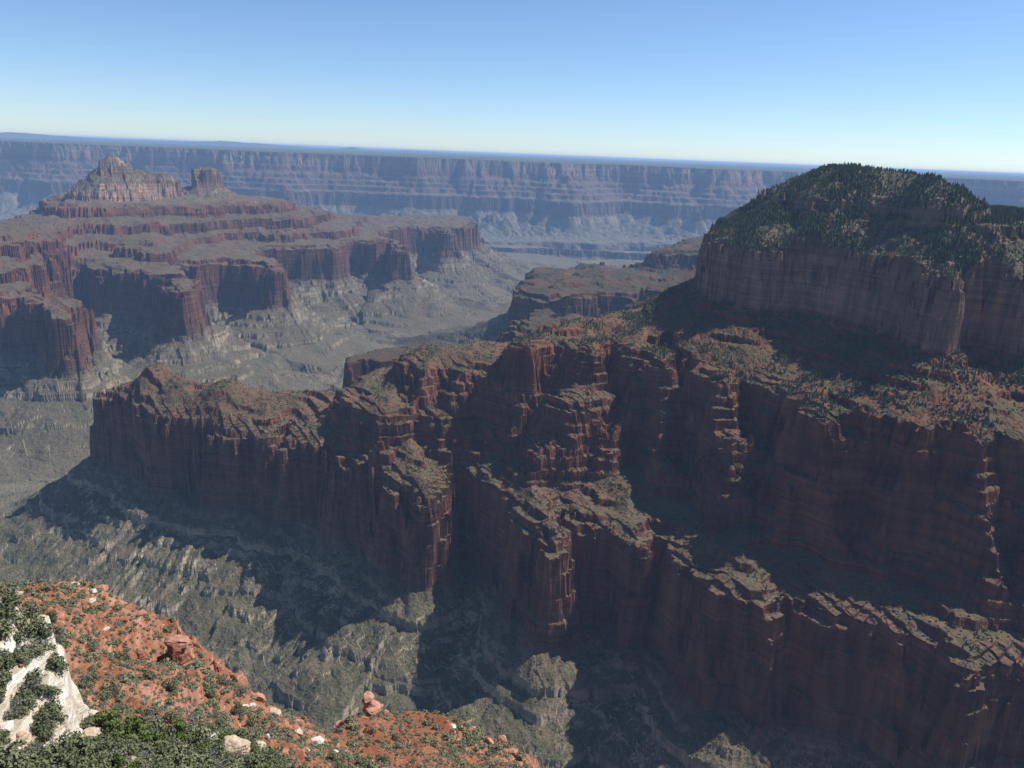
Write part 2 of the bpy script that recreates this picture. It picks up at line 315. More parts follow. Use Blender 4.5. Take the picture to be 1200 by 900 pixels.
fgR = Raster(EDGE, 1.0, 420, 1)
_tp = thin_plate(FG, 30.0)
_ins = fgR.d < 0
fgR.Z = _tp(np.where(_ins, fgR.X, fgR.cx), np.where(_ins, fgR.Y, fgR.cy)).astype(np.float32)
def box_blur(A, n):
    for ax in (0, 1):
        P = np.pad(A.astype(np.float64), [(n + 1, n) if a == ax else (0, 0) for a in (0, 1)], mode='edge').cumsum(ax)
        lo = [slice(None)] * 2; hi = [slice(None)] * 2
        hi[ax] = slice(2 * n + 1, None); lo[ax] = slice(0, -(2 * n + 1))
        A = (P[tuple(hi)] - P[tuple(lo)]) / (2 * n + 1)
    return A
_b1 = box_blur(box_blur(fgR.Z, 9), 9); _b2 = box_blur(box_blur(fgR.Z, 45), 45)
_w1 = sstep(2, 30, fgR.d); _w2 = sstep(30, 120, fgR.d)
fgR.Z = ((fgR.Z * (1 - _w1) + _b1 * _w1) * (1 - _w2) + _b2 * _w2).astype(np.float32)
whR = Raster(WHITE, 0.5, 60, 1)
_tw = thin_plate(WPT, 30.0)
_insw = whR.d < 0
whR.Z = _tw(np.where(_insw, whR.X, whR.cx), np.where(_insw, whR.Y, whR.cy)).astype(np.float32)
FDROP = np.array([(-500, 0), (0, 0), (1.5, 1), (6, 9), (9, 10), (14, 21), (19, 24), (28, 42), (60, 84), (200, 230), (420, 620), (900, 1000)], np.float32)

ROCKY = [(-74.0, 148.0), (-71.1, 155.8), (-62.6, 119.6), (-73.3, 168.5), (-6.6, 219.4), (2.5, 215.0), (-108.7, 202.1), (-44.4, 229.0), (-92.6, 197.7), (-119.2, 210.9)]
def rockiness(x, y):
    q = .75 * sstep(.15, .6, fbm(x, y, 34, 3, 170))
    for a, b in ROCKY:
        q = np.maximum(q, np.exp(-((x - a) ** 2 + (y - b) ** 2) / 11.0 ** 2))
    return np.clip(q + .25 * fbm(x, y, 9, 2, 172), 0, 1)
def foreground(x, y):
    """height, 0..1 paleness of the rock, white-ledge membership"""
    wx = 2.2 * fbm(x, y, 14, 3, 120); wy = 2.2 * fbm(x, y, 14, 3, 124)
    (d, z), ok = fgR.sample((fgR.d, fgR.Z), x + wx, y + wy)
    dd = d + 2.6 * ridged(x, y, 12, 3, 128) - 1.2
    z = z - np.interp(dd, FDROP[:, 0], FDROP[:, 1])
    r = np.hypot(x, y)
    # slope-wash gullies, small strata steps
    z = z + 2.2 * fbm(x, y, 38, 3, 130) + 0.5 * fbm(x, y, 6, 3, 134) + 0.16 * fbm(x, y, 1.3, 2, 138)
    rk = rockiness(x, y)
    u1 = (x * .8 + y * .6) / 8.0 + .5 * perlin(x / 9, y / 9, 174); v1 = (-x * .6 + y * .8) / 4.5 + .5 * perlin(x / 9, y / 9, 175)
    blk = (hash2(np.floor(u1).astype(np.int64), np.floor(v1).astype(np.int64), 5) & np.uint32(1023)).astype(np.float32) / 1023 - .5
    z = z + rk * (1.0 * blk + .5 * ridged(x, y, 9, 3, 176))
    stepn = rk * .25 + sstep(-0.05, 0.5, fbm(x, y, 45, 2, 140)) * sstep(118, 150, r)
    q = (z + 1.5 * fbm(x, y, 60, 2, 142)) / 3.4
    fq = q - np.floor(q)
    z = z + stepn * (np.clip((fq - 0.35) * 3.2, 0, 1) - fq) * 3.0
    pale = sstep(150, 112, r + 14 * fbm(x, y, 30, 3, 144))
    (dw, zw), okw = whR.sample((whR.d, whR.Z), x + 0.8 * wx, y + 0.8 * wy)
    dw = dw + 1.5 * ridged(x, y, 8, 3, 150) - 0.6
    zw = zw + 1.0 * fbm(x, y, 16, 3, 152) + 0.35 * fbm(x, y, 3.5, 3, 154)
    qs = zw / 2.6 + 0.5 * fbm(x, y, 25, 2, 155); fs = qs - np.floor(qs)
    zw = zw + (np.clip((fs - 0.4) * 4, 0, 1) - fs) * 2.2
    zw = zw - np.interp(dw, [-50, -8, -2, 0, .8, 1.8, 2.6, 3.4, 5, 6, 7, 60], [0, 0, .5, 1.5, 7, 8, 14, 15, 22, 23, 30, 120])
    zw = np.where(okw, zw, -9999)
    iswhite = (zw > z) & ok
    z = np.maximum(z, zw)
    return np.where(ok, z, -9999), pale, iswhite

REG = ['canyon_floor', 'far_canyon_wall', 'plateau', 'hills', 'mid_hills', 'ridge', 'mesa', 'hillside', 'white_cliff']
def region_of(name):
    if name.startswith('temple'): return 3
    if name.startswith('mid'): return 4
    if name.startswith('coco') or name.startswith('kai'): return 6
    return 5
for l in L: l.rid = region_of(l.name)

def height(x, y, full=False):
    shp = x.shape
    x = np.asarray(x, np.float64).ravel(); y = np.asarray(y, np.float64).ravel()
    z = np.full(x.shape, -3000, np.float32); reg = np.zeros(x.shape, np.int8)
    pale = np.zeros(x.shape, np.float32)
    r = np.hypot(x, y)
    m = r > 900
    z[m] = canyon_floor(x[m], y[m])
    z[~m] = FLOOR
    m = y > 9500
    if m.any():
        d2, zs = south_rim(x[m], y[m])
        zz = z[m]; rg = reg[m]
        up_ = (zs > zz)
        rg[up_] = np.where(d2[up_] > -250, 1, 2)
        z[m] = np.maximum(zz, zs); reg[m] = rg
    lims = {}
    for l in L:
        R = l.R
        m = (x > R.x0) & (x < R.x0 + R.nx * R.cell) & (y > R.y0) & (y < R.y0 + R.ny * R.cell)
        ii = np.nonzero(m)[0]
        if len(ii) == 0: 
            lims[l.name] = (ii, None); continue
        d, zz, ok = l.eval(x[ii], y[ii])
        zz = np.where(ok, zz, -3000).astype(np.float32)
        if l.base is not None:
            lim = np.full(x.shape, -3000, np.float32)
            bi, bl = lims[l.base.name]
            lim[bi] = bl
            zz = np.minimum(zz, lim[ii])
        ramp = l.pz[l.pd <= 0].max() if False else None
        top = np.interp(0, l.pd, l.pz)
        lm = np.where(d > 0, zz, np.maximum(zz, top + l.ramp * np.maximum(-d, 0) + np.maximum(-d - 150, 0) * 5))
        if l.base is not None: lm = np.minimum(lm, lim[ii])
        lims[l.name] = (ii, lm.astype(np.float32))
        up_ = ii[zz > z[ii]]
        reg[up_] = l.rid
        z[ii] = np.maximum(z[ii], zz)
    # thin ledges on the slopes of the red beds and of the green beds below the red cliff
    m = (r > 900) & (r < 11000) & (z < -330)
    xm, ym, zm, rm = x[m], y[m], z[m].astype(np.float64), r[m]
    big = rm > 2900
    H = np.where(big, 27.0, 19.0) * np.where(zm < -880, 1.5, 1.0)
    qq = (zm + 9 * fbm(xm, ym, 420, 2, 165)) / H
    fl = np.floor(qq); fq = qq - fl
    px_ = np.where(big, xm / 3.0, xm); py_ = np.where(big, ym / 3.0, ym)
    on = sstep(-.25, .3, perlin(px_ / 120 + fl * 7.7, py_ / 120 + fl * 3.1, 166) - np.where(big, 0, .22)) * np.where(zm < -880, .6 * sstep(-1190, -1120, zm), 1.0)
    zm = zm + on * (np.clip((fq - .55) / .16, 0, 1) * .8 + .2 * fq - fq) * H
    z[m] = zm.astype(np.float32)
    # gullied debris on the benches of the buttes
    m = (r > 3000) & (r < 9500) & (z > -715) & (z < -300) & (x < 2500)
    z[m] += (13 * (ridged(x[m] + 40 * fbm(x[m], y[m], 300, 2, 181), y[m], 240, 3, 180) - .3)).astype(np.float32)
    # medium and fine surface roughness
    m = (r > 700) & (r < 4200)
    z[m] += 1.3 * fbm(x[m], y[m], 16, 2, 160)
    m = (r < 640)
    if m.any():
        zf, pl, wh = foreground(x[m], y[m])
        zz = z[m]; rg = reg[m]; pp = pale[m]
        up_ = zf > zz
        rg[up_] = np.where(wh[up_], 8, 7); pp[up_] = pl[up_]
        z[m] = np.maximum(zz, zf); reg[m] = rg; pale[m] = pp
    # knolls on the redwall promontory
    for kx, ky, kr, kh in ((-1010, 2150, 75, 58), (-770, 2030, 70, 45), (-900, 2080, 60, 16), (-560, 2000, 80, 26)):
        g = np.exp(-((x - kx) ** 2 + (y - ky) ** 2) / (2 * (kr * 0.62) ** 2))
        z += (kh * g * sstep(-735, -690, z)).astype(np.float32)
    # the far world curves away
    z = z - (np.maximum(r - 12000, 0) ** 2 / 1.6e7).astype(np.float32) * 0.0
    return z.reshape(shp), reg.reshape(shp), pale.reshape(shp)

# ---------------------------------------------------------------- one sheet of ground: polar rows, closer together where the ground is steep
def build_ground():
    az = np.radians(np.concatenate([np.linspace(-62, -41, 24, endpoint=False), np.linspace(-41, 40, int(1560 * DETAIL), endpoint=False), np.linspace(40, 64, 60)]))
    nA = len(az)
    kk = np.unique(np.concatenate([np.arange(0, nA, max(1, int(7 * DETAIL))), [nA - 1]]))
    lr = np.linspace(math.log(12), math.log(110000), 4200)
    rr = np.exp(lr)
    X = np.sin(az[kk])[:, None] * rr; Y = np.cos(az[kk])[:, None] * rr
    Z, _, _ = height(X, Y)
    th = np.arctan2(Z, rr[None, :])
    F = 800.0
    dens = np.abs(np.diff(th, axis=1)) * F + np.diff(lr)[None, :] * 55
    # spread each demand over the neighbouring columns and rows
    def blur(A, n, axis):
        k = np.exp(-0.5 * (np.arange(-n, n + 1) / (n / 2)) ** 2); k /= k.sum()
        P = np.pad(A, [(n, n) if a == axis else (0, 0) for a in range(2)], mode='edge')
        out = 0
        for i, w in enumerate(k):
            sl = [slice(None)] * 2; sl[axis] = slice(i, i + A.shape[axis]); out = out + w * P[tuple(sl)]
        return out
    dens = blur(blur(blur(dens, 14, 0), 10, 1), 14, 0)
    cum = np.concatenate([np.zeros((len(kk), 1)), np.cumsum(dens, 1)], 1)
    cum /= cum[:, -1:]
    N = int(2300 * DETAIL)
    t = np.linspace(0, 1, N)
    LR = np.stack([np.interp(t, cum[i], lr) for i in range(len(kk))])
    fi = np.interp(np.arange(nA), kk, np.arange(len(kk)))
    i0 = np.minimum(fi.astype(int), len(kk) - 2); f = (fi - i0)[:, None]
    LRa = LR[i0] * (1 - f) + LR[i0 + 1] * f
    RR = np.exp(LRa)
    X = np.sin(az)[:, None] * RR; Y = np.cos(az)[:, None] * RR
    Z, REGN, PALE = height(X, Y)
    return X.astype(np.float32), Y.astype(np.float32), Z.astype(np.float32), REGN, PALE

def mesh_from(name, verts, faces_idx, nper, mat, attrs=None, smooth=False):
    me = bpy.data.meshes.new(name)
    nf = len(faces_idx) // nper
    me.vertices.add(len(verts)); me.vertices.foreach_set('co', np.ascontiguousarray(verts, np.float32).ravel())
    me.loops.add(len(faces_idx)); me.loops.foreach_set('vertex_index', np.ascontiguousarray(faces_idx, np.int32))
    me.polygons.add(nf); me.polygons.foreach_set('loop_start', np.arange(0, nf * nper, nper, dtype=np.int32))
    if smooth: me.polygons.foreach_set('use_smooth', np.ones(nf, bool))
    else: me.polygons.foreach_set('use_smooth', np.zeros(nf, bool))
    for k, v in (attrs or {}).items():
        a = me.attributes.new(k, 'FLOAT', 'POINT'); a.data.foreach_set('value', np.ascontiguousarray(v, np.float32))
    me.update(calc_edges=True)
    if mat: me.materials.append(mat)
    o = bpy.data.objects.new(name, me)
    C.objects.link(o)
    return o

# ---------------------------------------------------------------- materials
class NT:
    def __init__(self, name):
        self.m = bpy.data.materials.new(name); self.m.use_nodes = True
        self.t = self.m.node_tree; self.b = self.t.nodes['Principled BSDF']
        self.b.inputs['Roughness'].default_value = 0.95
        self.b.inputs['Specular IOR Level'].default_value = 0.12
        self.geo = None
    def n(self, ty, **k):
        o = self.t.nodes.new(ty)
        for a, v in k.items(): setattr(o, a, v)
        return o
    def link(self, a, b): self.t.links.new(a, b)
    def put(self, sock, v):
        if hasattr(v, 'node'): self.link(v, sock)
        else: sock.default_value = v
    def math(self, op, a, b=None, c=None, clamp=False):
        o = self.n('ShaderNodeMath', operation=op, use_clamp=clamp)
        self.put(o.inputs[0], a)
        if b is not None: self.put(o.inputs[1], b)
        if c is not None: self.put(o.inputs[2], c)
        return o.outputs[0]
    def range(self, v, a, b, c=0.0, d=1.0, smooth=True):
        o = self.n('ShaderNodeMapRange', interpolation_type='SMOOTHSTEP' if smooth else 'LINEAR')
        for i, q in enumerate((v, a, b, c, d)): self.put(o.inputs[i], q)
        return o.outputs[0]
    def mix(self, f, a, b, blend='MIX'):
        o = self.n('ShaderNodeMix', data_type='RGBA', blend_type=blend)
        self.put(o.inputs[0], f)
        for s, v in ((o.inputs[6], a), (o.inputs[7], b)):
            if hasattr(v, 'node'): self.link(v, s)
            else: s.default_value = (*v, 1) if len(v) == 3 else v
        return o.outputs[2]
    def pos(self):
        if self.geo is None: self.geo = self.n('ShaderNodeNewGeometry')
        return self.geo.outputs['Position']
    def nz(self):
        self.pos()
        s = self.n('ShaderNodeSeparateXYZ'); self.link(self.geo.outputs['True Normal'], s.inputs[0]); return s.outputs[2]
    def z(self):
        s = self.n('ShaderNodeSeparateXYZ'); self.link(self.pos(), s.inputs[0]); return s.outputs[2]
    def noise(self, sx, sz=None, detail=3.0, rough=0.55, vec=None):
        v = vec if vec is not None else self.pos()
        mp = self.n('ShaderNodeVectorMath', operation='MULTIPLY'); self.link(v, mp.inputs[0])
        mp.inputs[1].default_value = (sx, sx, sx if sz is None else sz)
        t = self.n('ShaderNodeTexNoise'); t.inputs['Scale'].default_value = 1.0
        t.inputs['Detail'].default_value = detail; t.inputs['Roughness'].default_value = rough
        self.link(mp.outputs[0], t.inputs['Vector'])
        return t.outputs['Fac']
    def ramp(self, f, stops, interp='LINEAR'):
        o = self.n('ShaderNodeValToRGB'); self.put(o.inputs[0], f)
        e = o.color_ramp; e.interpolation = interp
        while len(e.elements) < len(stops): e.elements.new(0.5)
        for el, (p, c) in zip(e.elements, stops): el.position = p; el.color = (*c, 1)
        return o.outputs[0]
    def bump(self, h, strength, dist):
        o = self.n('ShaderNodeBump'); o.inputs['Strength'].default_value = strength; o.inputs['Distance'].default_value = dist
        self.link(h, o.inputs['Height']); self.link(o.outputs[0], self.b.inputs['Normal'])
    def done(self, col):
        self.link(col, self.b.inputs['Base Color']); return self.m

Z0, Z1 = -1650.0, 60.0
SAT, VAL = .88, .52
def zs(stops):
    out = []
    for z, c in stops:
        g = (c[0] + c[1] + c[2]) / 3
        out.append(((z - Z0) / (Z1 - Z0), tuple(SAT * v + (1 - SAT) * g for v in c)))
    return [(p, tuple(v * (VAL if c[0] > 1.6 * c[2] and p < .772 else .8) for v in c)) for p, c in out]


CLIFF = zs([(-1640, (.105, .085, .08)), (-1300, (.14, .11, .10)), (-1215, (.19, .145, .11)), (-1190, (.26, .23, .16)), (-1030, (.32, .28, .19)), (-960, (.35, .30, .21)),
            (-915, (.30, .235, .165)), (-893, (.26, .135, .095)), (-800, (.27, .118, .078)), (-705, (.28, .12, .078)), (-690, (.25, .095, .058)), (-600, (.29, .115, .07)),
            (-585, (.23, .085, .05)), (-515, (.30, .125, .078)), (-500, (.24, .09, .052)), (-430, (.31, .12, .07)), (-380, (.33, .11, .058)), (-322, (.33, .12, .065)),
            (-312, (.36, .215, .165)), (-250, (.44, .275, .205)), (-200, (.40, .25, .185)), (-185, (.30, .19, .135)), (-130, (.29, .19, .135)), (-80, (.32, .24, .18)), (40, (.31, .26, .20))])
SLOPE = zs([(-1640, (.125, .105, .095)), (-1320, (.15, .125, .11)), (-1225, (.20, .18, .14)), (-1180, (.21, .18, .135)), (-1060, (.225, .185, .13)), (-930, (.235, .185, .125)),
            (-890, (.22, .165, .115)), (-720, (.24, .135, .088)), (-700, (.25, .155, .10)), (-640, (.26, .13, .08)), (-500, (.24, .125, .08)), (-430, (.25, .12, .07)),
            (-330, (.29, .105, .055)), (-310, (.23, .15, .10)), (-180, (.15, .12, .08)), (40, (.13, .115, .075))])
# a colour ramp holds at most 32 stops

def canyon_material(name, scale, veg, vegcol=(.062, .068, .036), hue=None, lift=0, streakc=1.0, dark=1.0, sdebris=None, cdark=1.0):
    """layered rock by elevation; debris and scrub where the ground lies back; scale = grain in metres"""
    k = NT(name)
    z = k.z()
    w = k.noise(1 / (26 * scale), detail=4)
    zz = k.math('MULTIPLY_ADD', k.math('SUBTRACT', w, .5), 26 * min(scale, 2.0), z)
    if lift: zz = k.math('ADD', zz, k.range(z, -500, -420, 0, lift))
    f = k.range(zz, Z0, Z1, smooth=False)
    cl = k.ramp(f, CLIFF); sl = k.ramp(f, SLOPE)
    bands = k.noise(.0035 / scale, .16 / scale, detail=5, rough=.65)
    cl = k.mix(1.0, cl, k.ramp(bands, [(.28, (.52, .50, .50)), (.48, (.95, .95, .95)), (.56, (1.0, 1.0, 1.0)), (.72, (1.45, 1.4, 1.35))]), 'MULTIPLY')
    streak = k.noise(.055 / scale, .0055 / scale, detail=4, rough=.6)
    cl = k.mix(min(1, .8 * streakc), cl, k.ramp(streak, [(.32, (.62, .62, .66)), (.5, (1, 1, 1)), (.66, (1.3, 1.22, 1.15))]), 'MULTIPLY')
    blot = k.noise(1 / (70 * scale), detail=5, rough=.6)
    cl = k.mix(.85, cl, k.ramp(blot, [(.3, (.62, .62, .66)), (.5, (.95, .95, .95)), (.7, (1.3, 1.25, 1.2))]), 'MULTIPLY')
    grain = k.noise(1 / (4.2 * scale), detail=5, rough=.7)
    sl = k.mix(.9, sl, k.ramp(grain, [(.3, (.6, .6, .6)), (.52, (1, 1, 1)), (.7, (1.5, 1.45, 1.35))]), 'MULTIPLY')
    sl = k.mix(.6, sl, k.ramp(blot, [(.32, (.75, .8, .72)), (.68, (1.2, 1.12, 1.08))]), 'MULTIPLY')
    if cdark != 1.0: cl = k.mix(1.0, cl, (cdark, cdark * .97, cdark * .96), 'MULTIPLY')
    if sdebris: sl = k.mix(sdebris[0], sl, sdebris[1])
    nz = k.math('ADD', k.nz(), k.math('MULTIPLY', k.math('SUBTRACT', grain, .5), .35))
    lie = k.range(nz, .56, .78)
    col = k.mix(lie, cl, sl)
    dots = k.noise(1 / (3.1 * scale), detail=2, rough=.5)
    patch = k.noise(1 / (55 * scale), detail=4, rough=.6)
    thr = k.range(patch, .3, .7, .62, .62 - .2 * veg)
    dm = k.range(k.math('SUBTRACT', dots, thr), -.015, .03)
    dm = k.math('MULTIPLY', dm, k.range(nz, .5, .72))
    col = k.mix(k.math('MULTIPLY', dm, .9), col, vegcol)
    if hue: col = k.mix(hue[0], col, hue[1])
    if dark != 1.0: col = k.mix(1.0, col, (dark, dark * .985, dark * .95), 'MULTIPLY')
    h = k.math('ADD', k.math('MULTIPLY', bands, 1.0), k.math('MULTIPLY', grain, .7))
    k.bump(h, .9, 3.0 * scale)
    return k.done(col)

def foreground_material():
    k = NT('red_soil_and_rock')
    ar = k.n('ShaderNodeAttribute'); ar.attribute_name = 'rocky'
    a = k.n('ShaderNodeAttribute'); a.attribute_name = 'pale'
    pale = a.outputs['Fac']
    g1 = k.noise(.9, detail=6, rough=.7); g2 = k.noise(.09, detail=4); g3 = k.noise(.33, detail=5, rough=.65)
    red = k.ramp(g2, [(.3, (.15, .056, .029)), (.5, (.20, .079, .040)), (.7, (.235, .112, .066))])
    red = k.mix(.8, red, k.ramp(g1, [(.3, (.7, .7, .7)), (.5, (1, 1, 1)), (.72, (1.4, 1.38, 1.35))]), 'MULTIPLY')
    rock = k.ramp(k.noise(.05, 1.6, detail=5, rough=.65), [(.3, (.16, .075, .05)), (.5, (.26, .122, .074)), (.62, (.33, .18, .115)), (.75, (.44, .29, .21))])
    nz = k.nz()
    steep = k.range(k.math('ADD', nz, k.math('MULTIPLY', k.math('SUBTRACT', g3, .5), .9)), .84, .66)
    steep = k.math('MAXIMUM', steep, k.range(k.math('ADD', ar.outputs['Fac'], k.math('MULTIPLY', k.math('SUBTRACT', g3, .5), .8)), .35, .75, 0, .85))
    col = k.mix(steep, red, rock)
    buff = k.ramp(g3, [(.3, (.17, .12, .085)), (.5, (.28, .22, .16)), (.7, (.46, .40, .32))])
    grey = k.ramp(g1, [(.35, (.12, .115, .075)), (.65, (.24, .20, .14))])
    lt = k.mix(k.range(g2, .4, .6), buff, grey)
    pf = k.range(k.math('ADD', pale, k.math('MULTIPLY', k.math('SUBTRACT', g3, .5), .9)), .4, .6)
    col = k.mix(pf, col, lt)
    k.bump(k.math('ADD', g1, g3), .8, .5)
    return k.done(col)

def white_material():
    k = NT('white_limestone')
    g1 = k.noise(.8, detail=6, rough=.7); g2 = k.noise(.12, detail=4); g3 = k.noise(.1, .9, detail=5, rough=.7)
    c = k.ramp(g3, [(.3, (.27, .21, .155)), (.45, (.50, .44, .36)), (.6, (.64, .60, .54)), (.8, (.72, .70, .65))])
    c = k.mix(.7, c, k.ramp(g1, [(.3, (.7, .68, .64)), (.55, (1, 1, 1)), (.75, (1.12, 1.12, 1.12))]), 'MULTIPLY')
    c = k.mix(k.range(g2, .52, .66, 0, .65), c, (.46, .36, .26))
    soil = k.ramp(g1, [(.3, (.20, .18, .125)), (.7, (.38, .32, .235))])
    nz = k.math('ADD', k.nz(), k.math('MULTIPLY', k.math('SUBTRACT', k.noise(.3, detail=4), .5), .6))
    c = k.mix(k.range(nz, .70, .90, 0, .85), c, soil)
    k.bump(k.math('ADD', g1, g3), .8, .5)
    return k.done(c)

M_ridge = canyon_material('layered_red_rock', 1.0, 1.0)
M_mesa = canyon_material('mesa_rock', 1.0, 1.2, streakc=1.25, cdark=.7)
M_mid = canyon_material('layered_rock_beyond', 1.8, 1.25, dark=.66)
M_far = canyon_material('layered_rock_of_the_buttes', 2.6, .85, (.085, .09, .06), lift=115, dark=.78, sdebris=(.4, (.125, .10, .078)))
M_floor = canyon_material('canyon_floor_earth', 3.0, .8, (.085, .08, .06), dark=.72, sdebris=(.35, (.235, .20, .155)))
M_rim = canyon_material('layered_rock_of_the_far_wall', 6.0, .6, (.08, .09, .06), (.35, (.14, .14, .145)), dark=.74)  # rock colour greyed and dimmed, painting in some of the distance haze
def plateau_material():
    k = NT('forested_plateau')
    c = k.ramp(k.noise(1 / 700, detail=5), [(.35, (.04, .052, .032)), (.6, (.07, .08, .05)), (.75, (.13, .12, .08))])
    return k.done(c)
MATS = {'canyon_floor': M_floor, 'far_canyon_wall': M_rim, 'plateau': plateau_material(), 'hills': M_far, 'mid_hills': M_mid, 'ridge': M_ridge, 'mesa': M_mesa, 'hillside': foreground_material(), 'white_cliff': white_material()}
NAMES = {'canyon_floor': ('ground', 'grey green canyon floor and its dark inner gorge winding away below the cliffs', 'canyon floor'),
         'far_canyon_wall': ('terrain_rim', 'long blue hazy layered canyon wall along the horizon', 'canyon wall'),
         'plateau': ('terrain_plateau', 'dark flat forested plateau above the far canyon wall', 'plateau'),
         'hills': ('hills', 'stepped red butte group with a pale pointed summit and a pale tower', 'butte'),
         'mid_hills': ('hills_promontory', 'dark stepped promontories in the hazy middle distance behind the red ridge', 'promontory'),
         'ridge': ('terrain_ridge', 'dark red cliff ridge with ledges and spurs over khaki debris slopes', 'ridge'),
         'mesa': ('hill_mesa', 'forested flat topped mesa above a sheer brown cliff', 'mesa'),
         'hillside': ('ground_hillside', 'orange red soil spur and scrubby slope below the viewpoint', 'hillside'),
         'white_cliff': ('ground_limestone', 'bright white limestone ledge dropping to the red soil', 'limestone ledge')}

GX, GY, GZ, GREG, GPALE = build_ground()
def split_ground():
    nA, N = GX.shape
    V = np.stack([GX.ravel(), GY.ravel(), GZ.ravel()], 1)
    q = (np.arange(nA - 1)[:, None] * N + np.arange(N - 1)[None, :]).ravel()
    quads = np.stack([q, q + 1, q + N + 1, q + N], 1)[:, ::-1]
    fr = GREG[:-1, :-1].ravel()
    for i, nm in enumerate(REG):
        sel = quads[fr == i]
        if len(sel) == 0: continue
        ids = np.unique(sel)
        mp = np.zeros(len(V), np.int64); mp[ids] = np.arange(len(ids))
        name, label, cat = NAMES[nm]
        at = {'pale': GPALE.ravel()[ids], 'rocky': rockiness(V[ids, 0].astype(float), V[ids, 1].astype(float))} if nm == 'hillside' else None
        o = mesh_from(name, V[ids], mp[sel].ravel(), 4, MATS[nm], at)
        o['kind'] = 'structure'; o['label'] = label; o['category'] = cat
split_ground()

# ---------------------------------------------------------------- the air
def build_haze():
    hx, hy0, hy1, z0, z1 = 120000.0, -300.0, 115000.0, -1700.0, 32.0
    v = np.array([(x, y, z) for z in (z0, z1) for y in (hy0, hy1) for x in (-hx, hx)], np.float32)
    f = np.array([0, 2, 3, 1, 4, 5, 7, 6, 0, 1, 5, 4, 2, 6, 7, 3, 0, 4, 6, 2, 1, 3, 7, 5])
    m = bpy.data.materials.new('haze'); m.use_nodes = True
    t = m.node_tree
    t.nodes.remove(t.nodes['Principled BSDF'])
    pv = t.nodes.new('ShaderNodeVolumePrincipled')
    pv.inputs['Color'].default_value = HAZE_COL
    pv.inputs['Density'].default_value = HAZE_DENS
    pv.inputs['Anisotropy'].default_value = 0.0
    t.links.new(pv.outputs[0], t.nodes['Material Output'].inputs['Volume'])
    o = mesh_from('haze', v, f, 4, m)
    o['kind'] = 'stuff'; o['label'] = 'thin blue haze filling the canyon air'; o['category'] = 'haze'
HAZE_COL = (0.40, 0.63, 1.0, 1)
HAZE_DENS = 3.0e-5
build_haze()

# ---------------------------------------------------------------- plants
def leaf_material(name, a, b, c):
    k = NT(name)
    oi = k.n('ShaderNodeObjectInfo')
    at = k.n('ShaderNodeAttribute'); at.attribute_name = 'tone'
    f = k.math('ADD', k.math('MULTIPLY', oi.outputs['Random'], .55), k.math('MULTIPLY', at.outputs['Fac'], .45))
    col = k.ramp(f, [(0.05, a), (.5, b), (.95, c)])
    k.b.inputs['Roughness'].default_value = .8
    return k.done(col)
M_con = leaf_material('conifer_needles', (.030, .042, .024), (.045, .060, .032), (.075, .085, .045))
M_scrub = leaf_material('scrub_leaves', (.040, .044, .026), (.060, .062, .037), (.095, .092, .058))
M_jun = leaf_material('juniper_leaves', (.072, .084, .042), (.118, .132, .072), (.18, .19, .115))
M_sage = leaf_material('sage_leaves', (.075, .085, .060), (.11, .12, .088), (.17, .17, .135))
M_grn = leaf_material('pine_needles', (.055, .085, .022), (.085, .115, .032), (.115, .145, .05))
k = NT('bark'); M_bark = k.done(k.ramp(k.noise(6, detail=4), [(.3, (.09, .07, .055)), (.7, (.20, .165, .135))]))

def ico(sub):
    t = (1 + 5 ** .5) / 2
    v = np.array([(-1, t, 0), (1, t, 0), (-1, -t, 0), (1, -t, 0), (0, -1, t), (0, 1, t), (0, -1, -t), (0, 1, -t), (t, 0, -1), (t, 0, 1), (-t, 0, -1), (-t, 0, 1)], float)
    f = [(0, 11, 5), (0, 5, 1), (0, 1, 7), (0, 7, 10), (0, 10, 11), (1, 5, 9), (5, 11, 4), (11, 10, 2), (10, 7, 6), (7, 1, 8), (3, 9, 4), (3, 4, 2), (3, 2, 6), (3, 6, 8), (3, 8, 9), (4, 9, 5), (2, 4, 11), (6, 2, 10), (8, 6, 7), (9, 8, 1)]
    v = [tuple(q / np.linalg.norm(q)) for q in v]
    for _ in range(sub):
        cache = {}; nf = []
        def mid(a, b):
            key = (min(a, b), max(a, b))
            if key not in cache:
                q = np.array(v[a]) + np.array(v[b]); v.append(tuple(q / np.linalg.norm(q))); cache[key] = len(v) - 1
            return cache[key]
        for a, b, c in f:
            ab, bc, ca = mid(a, b), mid(b, c), mid(c, a)
            nf += [(a, ab, ca), (b, bc, ab), (c, ca, bc), (ab, bc, ca)]
        f = nf
    return np.array(v), np.array(f)

def conifer_template(r):
    V = []; Fc = []
    tiers = r.integers(3, 5)
    for i in range(tiers):
        zb = .08 + .8 * i / tiers; zt = min(1.0, zb + .5); rad = .26 * (1 - .8 * i / tiers) * r.uniform(.85, 1.15)
        n = 6; b = len(V); off = r.uniform(0, 6.28)
        for j in range(n):
            a = off + j * 6.2832 / n; q = rad * r.uniform(.6, 1.2)
            V.append((q * math.cos(a), q * math.sin(a), zb + r.uniform(-.05, .05)))
        V.append((r.uniform(-.02, .02), r.uniform(-.02, .02), zt))
        for j in range(n): Fc.append((b + j, b + (j + 1) % n, b + n))
    return np.array(V), np.array(Fc)

def scrub_template(r):
    v, f = ico(0)
    v = v * r.uniform(.55, 1.25, (12, 1)) * np.array([.5, .5, .42]) + np.array([0, 0, .32])
    return v, f

